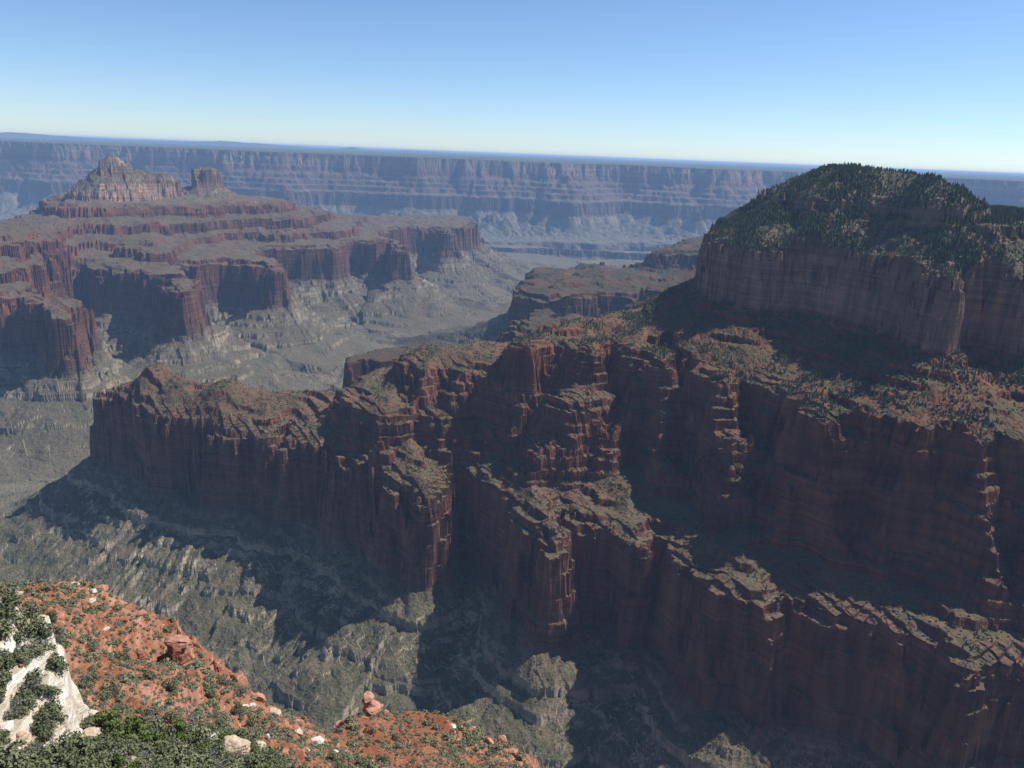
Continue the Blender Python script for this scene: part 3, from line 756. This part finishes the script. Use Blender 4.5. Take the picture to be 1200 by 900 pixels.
def scatter_mesh(name, P, H, W, tmpl, mat, r):
    """many small plants as one mesh: P base points, H heights, W widths"""
    Vs, Fs, Ts = [], [], []; base = 0
    ti = r.integers(0, len(tmpl), len(P)); ang = r.uniform(0, 6.283, len(P)); tone = r.uniform(0, 1, len(P))
    for i, (tv, tf) in enumerate(tmpl):
        m = np.nonzero(ti == i)[0]
        if len(m) == 0: continue
        c, s = np.cos(ang[m])[:, None], np.sin(ang[m])[:, None]
        x = (tv[:, 0] * c - tv[:, 1] * s) * W[m, None] + P[m, 0, None]
        y = (tv[:, 0] * s + tv[:, 1] * c) * W[m, None] + P[m, 1, None]
        z = tv[None, :, 2] * H[m, None] + P[m, 2, None] - .04 * H[m, None]
        Vs.append(np.stack([x, y, z], -1).reshape(-1, 3)); Ts.append(np.repeat(tone[m], len(tv)))
        Fs.append((tf[None] + (np.arange(len(m)) * len(tv))[:, None, None] + base).reshape(-1, 3)); base += len(m) * len(tv)
    return mesh_from(name, np.concatenate(Vs), np.concatenate(Fs).ravel(), 3, mat, {'tone': np.concatenate(Ts)})

def slope_at(x, y, e):
    z, rg, pl = height(x, y)
    zx, _, _ = height(x + e, y); zy, _, _ = height(x, y + e)
    return z, np.hypot(zx - z, zy - z) / e, rg, pl

def far_plants():
    r = np.random.default_rng(21)
    n = int(420000)
    az = np.radians(r.uniform(-40, 42, n)); rr = np.sqrt(r.uniform(950 ** 2, 2700 ** 2, n))
    x = np.sin(az) * rr; y = np.cos(az) * rr
    keep = ~((x < -300) & (y > 2350))
    x, y = x[keep], y[keep]
    z, sl, rg, _ = slope_at(x, y, 4.0)
    cell = (2700 ** 2 - 950 ** 2) * math.radians(82) / 2 / n       # square metres for each candidate
    patch = sstep(-.4, .5, fbm(x, y, 90, 3, 301))
    u = r.uniform(0, 1, len(x))
    ok = (rg >= 5) & (rg <= 6)
    top = ok & (z > -200)
    con = np.zeros(len(x)); scr = np.zeros(len(x))
    con[top] = cell / 15 * (.35 + .65 * patch[top]) * (sl[top] < 1.5)
    her = ok & (z <= -300) & (z > -440) & (sl < 1.1)
    con[her] = cell / 26 * patch[her] ** 1.5; scr[her] = cell / 60 * (.3 + .7 * patch[her])
    sup = ok & (z <= -440) & (z > -685) & (sl < 1.15)
    con[sup] = cell / 240 * patch[sup] ** 2; scr[sup] = cell / 60 * (.3 + .7 * patch[sup])
    ben = ok & (z <= -600) & (z > -712) & (sl < .95)
    scr[ben] = cell / 55 * (.25 + .75 * patch[ben]); con[ben] = cell / 400 * patch[ben]
    low = ((rg == 5) | (rg == 0)) & (z <= -885) & (sl < 1.3)
    scr[low] = cell / 22 * sstep(0, .5, fbm(x[low] + .5 * y[low], y[low] - .5 * x[low], 34, 3, 305) + .5 * (patch[low] - .5))
    ic = u < con
    isr = (~ic) & (r.uniform(0, 1, len(x)) < scr)
    P = np.stack([x, y, z], 1)
    ct = [conifer_template(r) for _ in range(7)]; st = [scrub_template(r) for _ in range(9)]
    m = ic & top
    h = r.uniform(4.5, 15.5, m.sum()) * (.6 + .45 * patch[m]); o = scatter_mesh('forest', P[m], h, h * r.uniform(.7, 1.0, m.sum()), ct, M_con, r)
    o['kind'] = 'stuff'; o['label'] = 'dark green conifer forest covering the mesa top and its upper slopes'; o['category'] = 'forest'
    m = ic & ~top
    h = r.uniform(4, 9, m.sum()); o = scatter_mesh('woods', P[m], h, h * r.uniform(.8, 1.3, m.sum()), ct, M_con, r)
    o['kind'] = 'stuff'; o['label'] = 'scattered dark conifers on the red slopes and ledges below the mesa cliff'; o['category'] = 'woods'
    m = isr & (z > -720)
    h = r.uniform(1.6, 4.2, m.sum()); o = scatter_mesh('scrub_vegetation', P[m], h, h * r.uniform(1.1, 1.7, m.sum()), st, M_scrub, r)
    o['kind'] = 'stuff'; o['label'] = 'grey green scrub dotted over the ledges of the red ridge'; o['category'] = 'scrub'
    m = isr & (z <= -720)
    h = r.uniform(1.2, 3.0, m.sum()); o = scatter_mesh('brush_vegetation', P[m], h, h * r.uniform(1.1, 1.8, m.sum()), st, M_scrub, r)
    o['kind'] = 'stuff'; o['label'] = 'low brush on the khaki debris slopes under the red cliff'; o['category'] = 'brush'
    print('plants', int((ic & top).sum()), int((ic & ~top).sum()), int((isr & (z > -720)).sum()), int((isr & (z <= -720)).sum()))
far_plants()

# ---------------------------------------------------------------- the near slope: rocks, pinnacles, junipers and shrubs
def link(o, parent=None, loc=None, rz=0.0, sc=None):
    C.objects.link(o)
    if parent: o.parent = parent
    if loc is not None: o.location = loc
    o.rotation_euler = (0, 0, rz)
    if sc is not None: o.scale = sc
    return o
def tag(o, label, cat, group=None):
    o['label'] = label; o['category'] = cat
    if group: o['group'] = group
def ground_z(x, y):
    z, rg, _ = height(np.array([x], float), np.array([y], float)); return float(z[0]), int(rg[0])

def pydata(name, V, Fc, mat, attrs=None):
    me = bpy.data.meshes.new(name)
    me.from_pydata([tuple(map(float, v)) for v in V], [], [tuple(map(int, f)) for f in Fc])
    for kk_, v in (attrs or {}).items():
        a = me.attributes.new(kk_, 'FLOAT', 'POINT'); a.data.foreach_set('value', np.ascontiguousarray(v, np.float32))
    me.materials.append(mat); me.update()
    return me

def tube(path, radii, sides=6):
    V = []; Fc = []
    path = np.array(path, float)
    for i, p in enumerate(path):
        d = path[min(i + 1, len(path) - 1)] - path[max(i - 1, 0)]; d /= np.linalg.norm(d) + 1e-9
        a = np.cross(d, [0.3, 1, 0.2]); a /= np.linalg.norm(a); b = np.cross(d, a)
        for j in range(sides):
            t = j * 6.2832 / sides
            V.append(p + radii[i] * (math.cos(t) * a + math.sin(t) * b))
    for i in range(len(path) - 1):
        for j in range(sides):
            Fc.append((i * sides + j, i * sides + (j + 1) % sides, (i + 1) * sides + (j + 1) % sides, (i + 1) * sides + j))
    return V, Fc

def bush_mesh(r, h, w, leaves, mat, cone=0.0, lean=0.0, leaf=.17):
    """crown: leaf faces gathered in clumps through an uneven volume; trunk: a bent tapering stem with limbs"""
    nl = r.integers(9, 14); V = []; Fc = []; T = []
    cl = []
    for i in range(nl):
        f = r.uniform(.02, .92); a = r.uniform(0, 6.283); rad = w * .5 * r.uniform(.25, .95) * (1 - cone * f) * (1 - .5 * max(0, f - .6))
        cl.append((np.array([rad * math.cos(a) + lean * f, rad * math.sin(a), h * (.12 + .76 * f)]), w * r.uniform(.20, .33) * (1 - .5 * cone * f)))
    for q in range(leaves):
        c, s = cl[r.integers(0, nl)]
        d = r.normal(size=3); d /= np.linalg.norm(d)
        p = c + d * s * r.uniform(.45, 1.05) ** .6 * np.array([1, 1, .8])
        if p[2] < .02 * h: p[2] = .02 * h + .1 * r.uniform()
        u = r.normal(size=3); u /= np.linalg.norm(u); v = np.cross(u, d + .4 * r.normal(size=3)); v /= np.linalg.norm(v) + 1e-9
        L1 = leaf * r.uniform(.6, 1.5) * (w / 3) ** .5; L2 = L1 * r.uniform(.4, .8); b = len(V)
        V += [p - u * L1, p + v * L2, p + u * L1, p - v * L2]; Fc.append((b, b + 1, b + 2, b + 3))
        T += [float(np.clip(.5 + r.normal() * .25, 0, 1))] * 4
    crown = pydata('crown', V, Fc, mat, {'tone': T})
    tv, tf = tube([(0, 0, -.3), (.03 * w, .02 * w, .2 * h), (-.02 * w + lean * .3, .03 * w, .45 * h), (lean * .6, 0, .7 * h)], [.055 * w, .045 * w, .03 * w, .012 * w])
    for i in range(min(4, nl)):
        c, s = cl[i]; b = len(tv)
        v2, f2 = tube([(0, 0, .15 * h), tuple(c * .55 + np.array([0, 0, .05 * h])), tuple(c)], [.028 * w, .02 * w, .008 * w], 5)
        tv = tv + v2; tf = tf + [tuple(k_ + b for k_ in f_) for f_ in f2]
    return crown, pydata('trunk', tv, tf, M_bark)

rb = np.random.default_rng(5)
PINE = (-57.3, 98.0)
PROTO = {'juniper': [bush_mesh(rb, 2.3, 3.0, 900, M_jun, cone=.25, lean=rb.uniform(-.3, .3)) for _ in range(6)],
         'pine': [bush_mesh(rb, 4.2, 3.2, 900, M_grn, cone=.6, lean=rb.uniform(-.4, .4)) for _ in range(4)],
         'shrub': [bush_mesh(rb, 1.5, 2.6, 620, M_sage, leaf=.15) for _ in range(5)]}
SIZE = {'juniper': 3.0, 'pine': 3.2, 'shrub': 2.6}

def project(p):
    d = Vector(p); x, y, zz = d.dot(rt), d.dot(up), d.dot(fw)
    return 600 + 933 * x / zz, 450 - 933 * y / zz

def rock_material(name, a, b, c, sc=1.0):
    k = NT(name)
    g = k.noise(1.1 * sc, detail=6, rough=.7); st = k.noise(.12 * sc, 2.2 * sc, detail=4, rough=.6)
    col = k.ramp(k.math('ADD', k.math('MULTIPLY', g, .6), k.math('MULTIPLY', st, .4)), [(.32, a), (.5, b), (.68, c)])
    k.bump(k.math('ADD', g, st), .8, .3)
    return k.done(col)
M_pale = rock_material('pale_boulder_stone', (.28, .23, .18), (.46, .41, .35), (.64, .60, .54))
M_buff = rock_material('buff_boulder_stone', (.24, .17, .12), (.42, .33, .24), (.58, .49, .38))
M_pink = rock_material('salmon_sandstone', (.19, .09, .06), (.33, .17, .12), (.46, .29, .21))
M_darkred = rock_material('dark_red_sandstone', (.11, .045, .032), (.19, .078, .052), (.29, .135, .09))

def rock_mesh(name, seed, dims, mat, sub=3, blocky=.6, rough=.12, strata=0.0):
    r = np.random.default_rng(seed); v, f = ico(sub)
    if blocky >= .7: v = v / (np.abs(v).max(1) ** .7)[:, None]
    # cut by random planes to get facets, then roughen
    for _ in range(int(8 + 8 * blocky)):
        n = r.normal(size=3); n[2] *= .8; n /= np.linalg.norm(n); dcut = r.uniform(.62, .98)
        t = v @ n; over = np.maximum(t - dcut, 0); v = v - over[:, None] * n * .92
    nx = perlin(v[:, 0] * 2.2 + seed, v[:, 1] * 2.2 + v[:, 2] * 1.7, seed); n2 = perlin(v[:, 0] * 5 + v[:, 2] * 3, v[:, 1] * 5 - v[:, 2] * 4 + seed, seed + 1)
    v = v * .9
    v = v * (1 + rough * nx + rough * .5 * n2)[:, None]
    if strata:
        q = v[:, 2] * 3.2 + seed; lay = perlin(q, q * 0 + seed, seed + 3)
        v[:, :2] *= (1 + strata * np.sign(lay) * np.abs(lay) ** .4)[:, None]
    return pydata(name, v * (np.array(dims) * .5 / .85), f, mat)

LAND = []       # landmarks for telling plants apart: (picture x, y, phrase)
def boulder(name, label, cat, mat, x, y, dims, seed, rz=0, sink=.36, group=None, phrase=None, dz=0.0, **kw):
    z, _ = ground_z(x, y)
    me = rock_mesh(name, seed, dims, mat, **kw)
    o = link(bpy.data.objects.new(name, me), None, (x, y, z + dims[2] * (.5 - sink) + dz), rz)
    tag(o, label, cat, group)
    if phrase: LAND.append((*project(o.location), phrase))
    return o
ROCKS = [
 (-46.6, 172.1, 'boulder', 'big pale grey boulder on scrubby slope left of the red shoulder', 'pale', (4.2, 3.6, 3.4), 'the big pale boulder'),
 (-49.9, 166.7, 'boulder', 'tan topped boulder behind the big pale boulder, half hidden by shrubs', 'buff', (2.2, 1.8, 1.6), None),
 (-54.5, 181.7, 'boulder', 'pinkish block on the far edge of the scrubby slope above the pale boulder', 'pink', (2.6, 2.0, 1.8), 'the pinkish block on the slope edge'),
 (-45.4, 158.6, 'boulder', 'small white stone just below the big pale boulder', 'pale', (1.3, 1.1, 0.9), None),
 (-41.3, 167.5, 'boulder', 'flat white stone right of the big pale boulder at the red soil edge', 'pale', (2.0, 1.4, 0.8), None),
 (-40.7, 178.4, 'boulder', 'pair sized white stone lying on red soil right of the flat white stone', 'pale', (1.3, 1.0, 0.9), 'the white stone on red soil'),
 (-52.5, 121.9, 'boulder', 'pale slab tilted among dark junipers above the overhanging boulder', 'pale', (2.6, 1.6, 1.0), 'the tilted pale slab'),
 (-47.8, 118.8, 'boulder', 'large buff overhanging boulder with a dark red hollow beneath', 'buff', (6.0, 4.0, 3.6), 'the overhanging buff boulder'),
 (-50.2, 105.9, 'boulder', 'narrow upright white rock between junipers at the bottom edge', 'pale', (2.0, 1.8, 3.4), 'the upright white rock'),
 (-48.3, 133.0, 'boulder', 'broad cream rock mass right of the overhanging buff boulder', 'buff', (4.2, 3.2, 2.4), 'the broad cream rock'),
 (-63.8, 169.4, 'boulder', 'left of two small cream stones on the spur crest', 'pale', (1.7, 1.5, 1.3), None),
 (-62.9, 171.0, 'boulder', 'right of two small cream stones on the spur crest', 'pale', (1.7, 1.5, 1.4), 'the two cream stones on the crest'),
 (-51.2, 147.9, 'boulder', 'white pointed stone in grey scrub right of the broad cream rock', 'pale', (1.2, 1.0, 2.0), None),
 (-127.4, 209.3, 'boulder', 'white slab at the top of the orange red soil crest', 'pale', (2.6, 2.2, 1.0), 'the white slab on the crest'),
 (-119.7, 205.1, 'boulder', 'white block on the crest right of the topmost white slab', 'pale', (2.2, 1.8, 1.2), 'the white block on the crest'),
 (-116.2, 197.6, 'boulder', 'pale square stone just below the white block near the crest', 'pale', (2.2, 1.8, 1.3), None),
 (-105.7, 184.7, 'boulder', 'curved pale slab midway down the orange red slope', 'pale', (2.6, 1.2, 0.8), 'the curved pale slab'),
 (-125.2, 219.9, 'boulder', 'salmon rock lump at the right end of the white block row', 'pink', (3.4, 2.6, 2.2), 'the salmon lump on the crest'),
 (-114.0, 209.2, 'boulder', 'salmon ledge block along the right crest below the salmon lump', 'pink', (4.0, 2.6, 1.8), None),
 (-107.1, 203.8, 'boulder', 'long salmon slab overhanging the crest left of the dark red tower', 'pink', (6.0, 2.4, 1.4), 'the long salmon slab'),
 (-106.9, 194.0, 'boulder', 'thin red ledge crossing the middle of the orange slope', 'darkred', (5.0, 1.8, 1.0), None),
 (-95.6, 182.7, 'boulder', 'squat dark red block left of the dark red tower', 'darkred', (2.8, 2.4, 2.8), 'the squat dark red block'),
 (-80.5, 174.6, 'boulder', 'rounded salmon boulder under the right foot of the red tower', 'pink', (3.6, 3.0, 2.2), 'the rounded salmon boulder'),
 (-76.5, 168.4, 'boulder', 'dark overhung red rock at the head of the pale streaked gully', 'darkred', (3.6, 2.4, 1.6), None),
 (-73.9, 173.9, 'boulder', 'tilted salmon fin on the crest right of the pale gully', 'pink', (2.4, 1.6, 3.0), 'the tilted salmon fin'),
 (-65.0, 181.5, 'boulder', 'salmon outcrop where the spur crest drops to the saddle', 'pink', (4.0, 3.0, 2.6), 'the salmon outcrop by the saddle'),
 (-60.1, 180.0, 'boulder', 'pale tan outcrop on the edge of the saddle', 'buff', (3.4, 2.6, 1.8), None),
 (-51.5, 214.7, 'boulder', 'flat salmon slab at the edge left of the rock pinnacle', 'pink', (3.6, 2.4, 1.0), 'the flat salmon slab'),
 (-38.6, 229.0, 'boulder', 'salmon block on the right shoulder of the rock pinnacle', 'pink', (2.8, 2.2, 1.8), 'the shoulder block'),
 (-8.8, 237.6, 'boulder', 'large layered salmon slab with a dark crack on the right shoulder', 'pink', (5.6, 4.0, 3.2), 'the layered salmon slab'),
 (-15.6, 226.2, 'boulder', 'white ledge stone left of the layered salmon slab', 'pale', (3.2, 2.0, 1.0), 'the white ledge stone'),
 (1.3, 229.5, 'boulder', 'jagged salmon outcrop at the right end of the red shoulder', 'pink', (4.6, 3.4, 4.0), 'the jagged salmon outcrop'),
 (-3.0, 221.5, 'boulder', 'cracked pink block between the layered slab and the jagged outcrop', 'pink', (3.0, 2.4, 2.6), None),
 (-5.4, 209.4, 'boulder', 'pale pink boulder low on the right shoulder', 'pink', (3.0, 2.4, 2.0), 'the pale pink boulder'),
 (5.1, 218.9, 'boulder', 'salmon block stepping down below the jagged outcrop', 'pink', (3.6, 2.8, 2.6), None),
 (-56.1, 87.0, 'boulder', 'white rubble stone beneath the limestone ledge between junipers', 'pale', (2.0, 1.6, 1.2), 'the white rubble stone'),
 (-59.0, 82.0, 'boulder', 'tan stone showing between junipers in the bottom left corner', 'buff', (2.2, 1.6, 1.2), None),
 (-56.3, 91.6, 'boulder', 'buff rock patch under the bright green pine', 'buff', (3.0, 2.4, 1.6), 'the buff rock by the bright pine'),
 (-60.3, 81.7, 'boulder', 'pale grey stone at the far left edge under the limestone', 'pale', (2.0, 1.6, 1.0), None),
 (-31.5, 165.8, 'boulder', 'small tan stone low on the smooth red soil', 'buff', (1.2, 1.0, 0.7), None),
]
MATN = {'pale': M_pale, 'buff': M_buff, 'pink': M_pink, 'darkred': M_darkred}
for i, (x, y, nm, lab, mt, dims, phrase) in enumerate(ROCKS):
    boulder(nm, lab, 'boulder', MATN[mt], x, y, dims, 40 + i, rz=rb.uniform(0, 6.28), group='boulders on the near slope', phrase=phrase, sub=3, blocky=.7, strata=.035)

def pinnacle(label, x, y, pieces, phrase, cat='rock pinnacle', name='rock_pinnacle'):
    z, _ = ground_z(x, y)
    e = link(bpy.data.objects.new(name, None), None, (x, y, z))
    tag(e, label, cat)
    for i, (pn, off, dims, mt, st, plab) in enumerate(pieces):
        o = link(bpy.data.objects.new(pn, rock_mesh(pn, 300 + int(x * 7) % 97 + i * 5, dims, MATN[mt], 3, .8, .13, st)), e, off, rb.uniform(0, 6.28))
        if plab: o['label'] = plab
    LAND.append((*project((x, y, z + 2)), phrase))
(px1, py1), (px2, py2), (px3, py3) = [(-44.0, 230.1), (-84.0, 176.3), (-120.2, 173.8)]
pinnacle('salmon rock pinnacle with a flat overhanging cap at the left end of the red shoulder', px1, py1,
         [('rock_base', (0.4, 0, 1.6), (7.4, 5.6, 5.0), 'pink', .04, None), ('rock_column', (-.5, 0, 4.2), (4.4, 3.6, 4.0), 'pink', .05, None), ('cap_rock', (-.5, 0, 6.6), (4.9, 3.6, 1.5), 'pink', .05, 'flat overhanging slab')], 'the salmon pinnacle')
pinnacle('dark red square rock tower jutting from the middle of the orange red spur', px2, py2,
         [('rock_base', (0, 0, 1.4), (7.6, 5.6, 5.4), 'darkred', .04, None), ('rock_column', (.4, 0, 4.2), (6.8, 4.8, 5.6), 'darkred', .03, None), ('cap_rock', (.7, .2, 6.3), (6.4, 4.2, 2.6), 'pink', .03, 'top slab in a paler sunlit tone')], 'the dark red tower', 'rock tower', 'rock_tower')  # sunlight on the tower's top is put into the slab's paler colour
pinnacle('buff mushroom rock with a dark neck on the top of the white limestone', px3, py3,
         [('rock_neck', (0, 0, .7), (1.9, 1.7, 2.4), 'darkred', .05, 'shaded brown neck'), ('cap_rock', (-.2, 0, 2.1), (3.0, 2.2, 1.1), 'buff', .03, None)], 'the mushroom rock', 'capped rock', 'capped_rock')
LAND += [(60, 770, 'the white limestone edge'), (130, 852, 'the bright green pine')]

def ordinal(n):
    w = ['', 'nearest', 'second nearest', 'third nearest', 'fourth nearest', 'fifth nearest', 'sixth nearest', 'seventh nearest', 'eighth nearest', 'ninth nearest', 'tenth nearest']
    return w[n] if n < len(w) else '%dth nearest' % n

def near_plants():
    r = np.random.default_rng(11)
    n = 90000
    az = np.radians(r.uniform(-40, 4, n)); rr = np.sqrt(r.uniform(84 ** 2, 262 ** 2, n))
    x = np.sin(az) * rr; y = np.cos(az) * rr
    z, sl, rg, pl = slope_at(x, y, .6)
    (d,), _ = fgR.sample((fgR.d,), x, y)
    ok = (rg >= 7) & (d < 3.0)
    patch = fbm(x, y, 26, 3, 401); patch2 = fbm(x, y, 60, 2, 405)
    cand = []
    taken = np.zeros((0, 3))
    rock_xy = np.array([(o.location.x, o.location.y, max(o.dimensions.x, 2.0)) for o in C.objects if o.get('category') in ('boulder', 'rock pinnacle', 'rock tower', 'capped rock')])
    fixed = [(PINE[0], PINE[1], 'pine', 4.6)]
    out = []
    def free(px, py, w):
        if len(out):
            a = np.array([(q[0], q[1], q[3]) for q in out])
            if (np.hypot(a[:, 0] - px, a[:, 1] - py) < .24 * (a[:, 2] + w)).any(): return False
        return not (np.hypot(rock_xy[:, 0] - px, rock_xy[:, 1] - py) < .45 * w + .35 * rock_xy[:, 2]).any()
    for f in fixed: out.append(f)
    small = []
    u = r.uniform(0, 1, n)
    for i in range(n):
        if not ok[i]: continue
        px, py = x[i], y[i]
        if rg[i] == 8 and math.hypot(px, py) > 106:
            if sl[i] > 2.6 or u[i] > .16 * (.9 + 1.2 * patch[i]): 
                continue
            kind = r.choice(['juniper', 'shrub'], p=[.7, .3]); w = r.uniform(1.6, 3.6)
        elif pl[i] > .45 or rg[i] == 8:
            if sl[i] > 1.8 or u[i] > .95 + .7 * patch[i]: continue
            kind = r.choice(['juniper', 'pine', 'shrub'], p=[.55, .10, .35]); w = 1.6 + 2.8 * r.uniform() ** 1.4 if kind != 'shrub' else r.uniform(1.2, 3.0)
        else:
            base = .03 + .12 * sstep(-.1, .7, patch[i] + .5 * patch2[i])
            if u[i] > base:
                if u[i] < base + .16 and sl[i] < 1.6: small.append(i)
                continue
            if sl[i] > 1.5: continue
            kind = r.choice(['juniper', 'shrub'], p=[.6, .4]); w = 1.0 + 2.3 * r.uniform() ** 1.8
        if free(px, py, w): out.append((px, py, kind, w))
        if len(out) > 2600: break
    P = []
    for px, py, kind, w in out:
        gz, _ = ground_z(px, py); sx, sy = project((px, py, gz))
        dist = math.hypot(math.hypot(px, py), gz)
        vis = -15 < sx < 1215 and -15 < sy < 915
        P.append([px, py, gz, kind, w, sx, sy, w / dist if vis else 0])
    P.sort(key=lambda q: -q[7])
    lead = [q for q in P if q[7] > 0][:300]
    # rank each plant against each landmark, by side
    info = {}
    for kind in PROTO:
        mem = [j for j, q in enumerate(lead) if q[3] == kind]
        for li, (lx, ly, phrase) in enumerate(LAND):
            if kind == 'pine' and 'pine' in phrase: continue
            for side in ('left of', 'right of', 'above', 'below'):
                lst = []
                for j in mem:
                    dx, dy = lead[j][5] - lx, lead[j][6] - ly
                    sd = ('right of' if dx > 0 else 'left of') if abs(dx) > abs(dy) else ('below' if dy > 0 else 'above')
                    if sd == side: lst.append((math.hypot(dx, dy), j))
                lst.sort()
                for rk, (dd, j) in enumerate(lst):
                    info.setdefault(j, []).append((dd * (1 + .25 * rk), rk + 1, side, phrase))
    words = {'juniper': 'dark green juniper', 'pine': 'bright green pine', 'shrub': 'grey green shrub'}
    for j, (px, py, gz, kind, w, sx, sy, _) in enumerate(lead):
        crown, trunk = PROTO[kind][r.integers(0, len(PROTO[kind]))]
        s = w / SIZE[kind]
        e = link(bpy.data.objects.new('juniper' if kind == 'juniper' else 'pine_tree' if kind == 'pine' else 'shrub', None), None, (px, py, gz - .05), r.uniform(0, 6.28), (s, s, s * r.uniform(.8, 1.15)))
        link(bpy.data.objects.new('crown', crown), e); link(bpy.data.objects.new('trunk', trunk), e)
        if j in info and not (kind == 'pine' and (px, py) == (PINE[0], PINE[1])):
            _, rk, side, phrase = min(info[j])
            lab = '%s, the %s %s %s' % (words[kind], ordinal(rk), side, phrase)
        else: lab = 'tallest bright green pine with a dark trunk in the scrub below the limestone'
        tag(e, lab, kind, 'junipers pines and shrubs on the near slope')
    st = [bush_small(r) for _ in range(6)]
    sm = np.array([(x[i], y[i], z[i]) for i in small])
    h = r.uniform(.35, .95, len(sm))
    o = scatter_mesh('brush_ground_cover', sm, h, h * r.uniform(1.2, 1.8, len(sm)), st, M_sage, r)
    o['kind'] = 'stuff'; o['label'] = 'tiny tufts of brush dotted over the orange red soil'; o['category'] = 'brush'
    rest = [q for q in P[300:] if q not in lead]
    if rest:
        A = np.array([(q[0], q[1], q[2]) for q in rest]); W = np.array([q[4] for q in rest])
        o = scatter_mesh('shrubbery', A, W * .8, W, st, M_jun, r)
        o['kind'] = 'stuff'; o['label'] = 'remaining smaller dark shrubs scattered over the near slope'; o['category'] = 'shrubs'
    # loose stones
    m = ok & (u > .95) & (sl < 1.6)
    sm = np.stack([x[m], y[m], z[m]], 1)
    h = r.uniform(.12, .55, len(sm)) * r.uniform(.5, 1.3, len(sm))
    o = scatter_mesh('rubble', sm, h, h * 1.4, [scrub_template(r) for _ in range(6)], M_rubble, r)
    o['kind'] = 'stuff'; o['label'] = 'loose pale and red stones strewn on the near slope'; o['category'] = 'rubble'
    print('near plants', len(out), len(lead), len(small), int(m.sum()))

def bush_small(r):
    V = []; Fc = []
    for q in range(80):
        d = r.normal(size=3); d /= np.linalg.norm(d); p = d * r.uniform(.2, .52) * np.array([1, 1, .8]) + np.array([0, 0, .42])
        u = r.normal(size=3); u /= np.linalg.norm(u); v = np.cross(u, d); v /= np.linalg.norm(v) + 1e-9
        b = len(V); V += [p - u * .13, p + u * .13, p + v * .2]; Fc.append((b, b + 1, b + 2))
    return np.array(V), np.array(Fc)
k = NT('loose_stones'); _a = k.n('ShaderNodeAttribute'); _a.attribute_name = 'tone'
M_rubble = k.done(k.ramp(_a.outputs['Fac'], [(.1, (.18, .07, .045)), (.5, (.26, .12, .08)), (.9, (.30, .17, .12)), (1.0, (.40, .30, .23))]))
near_plants()
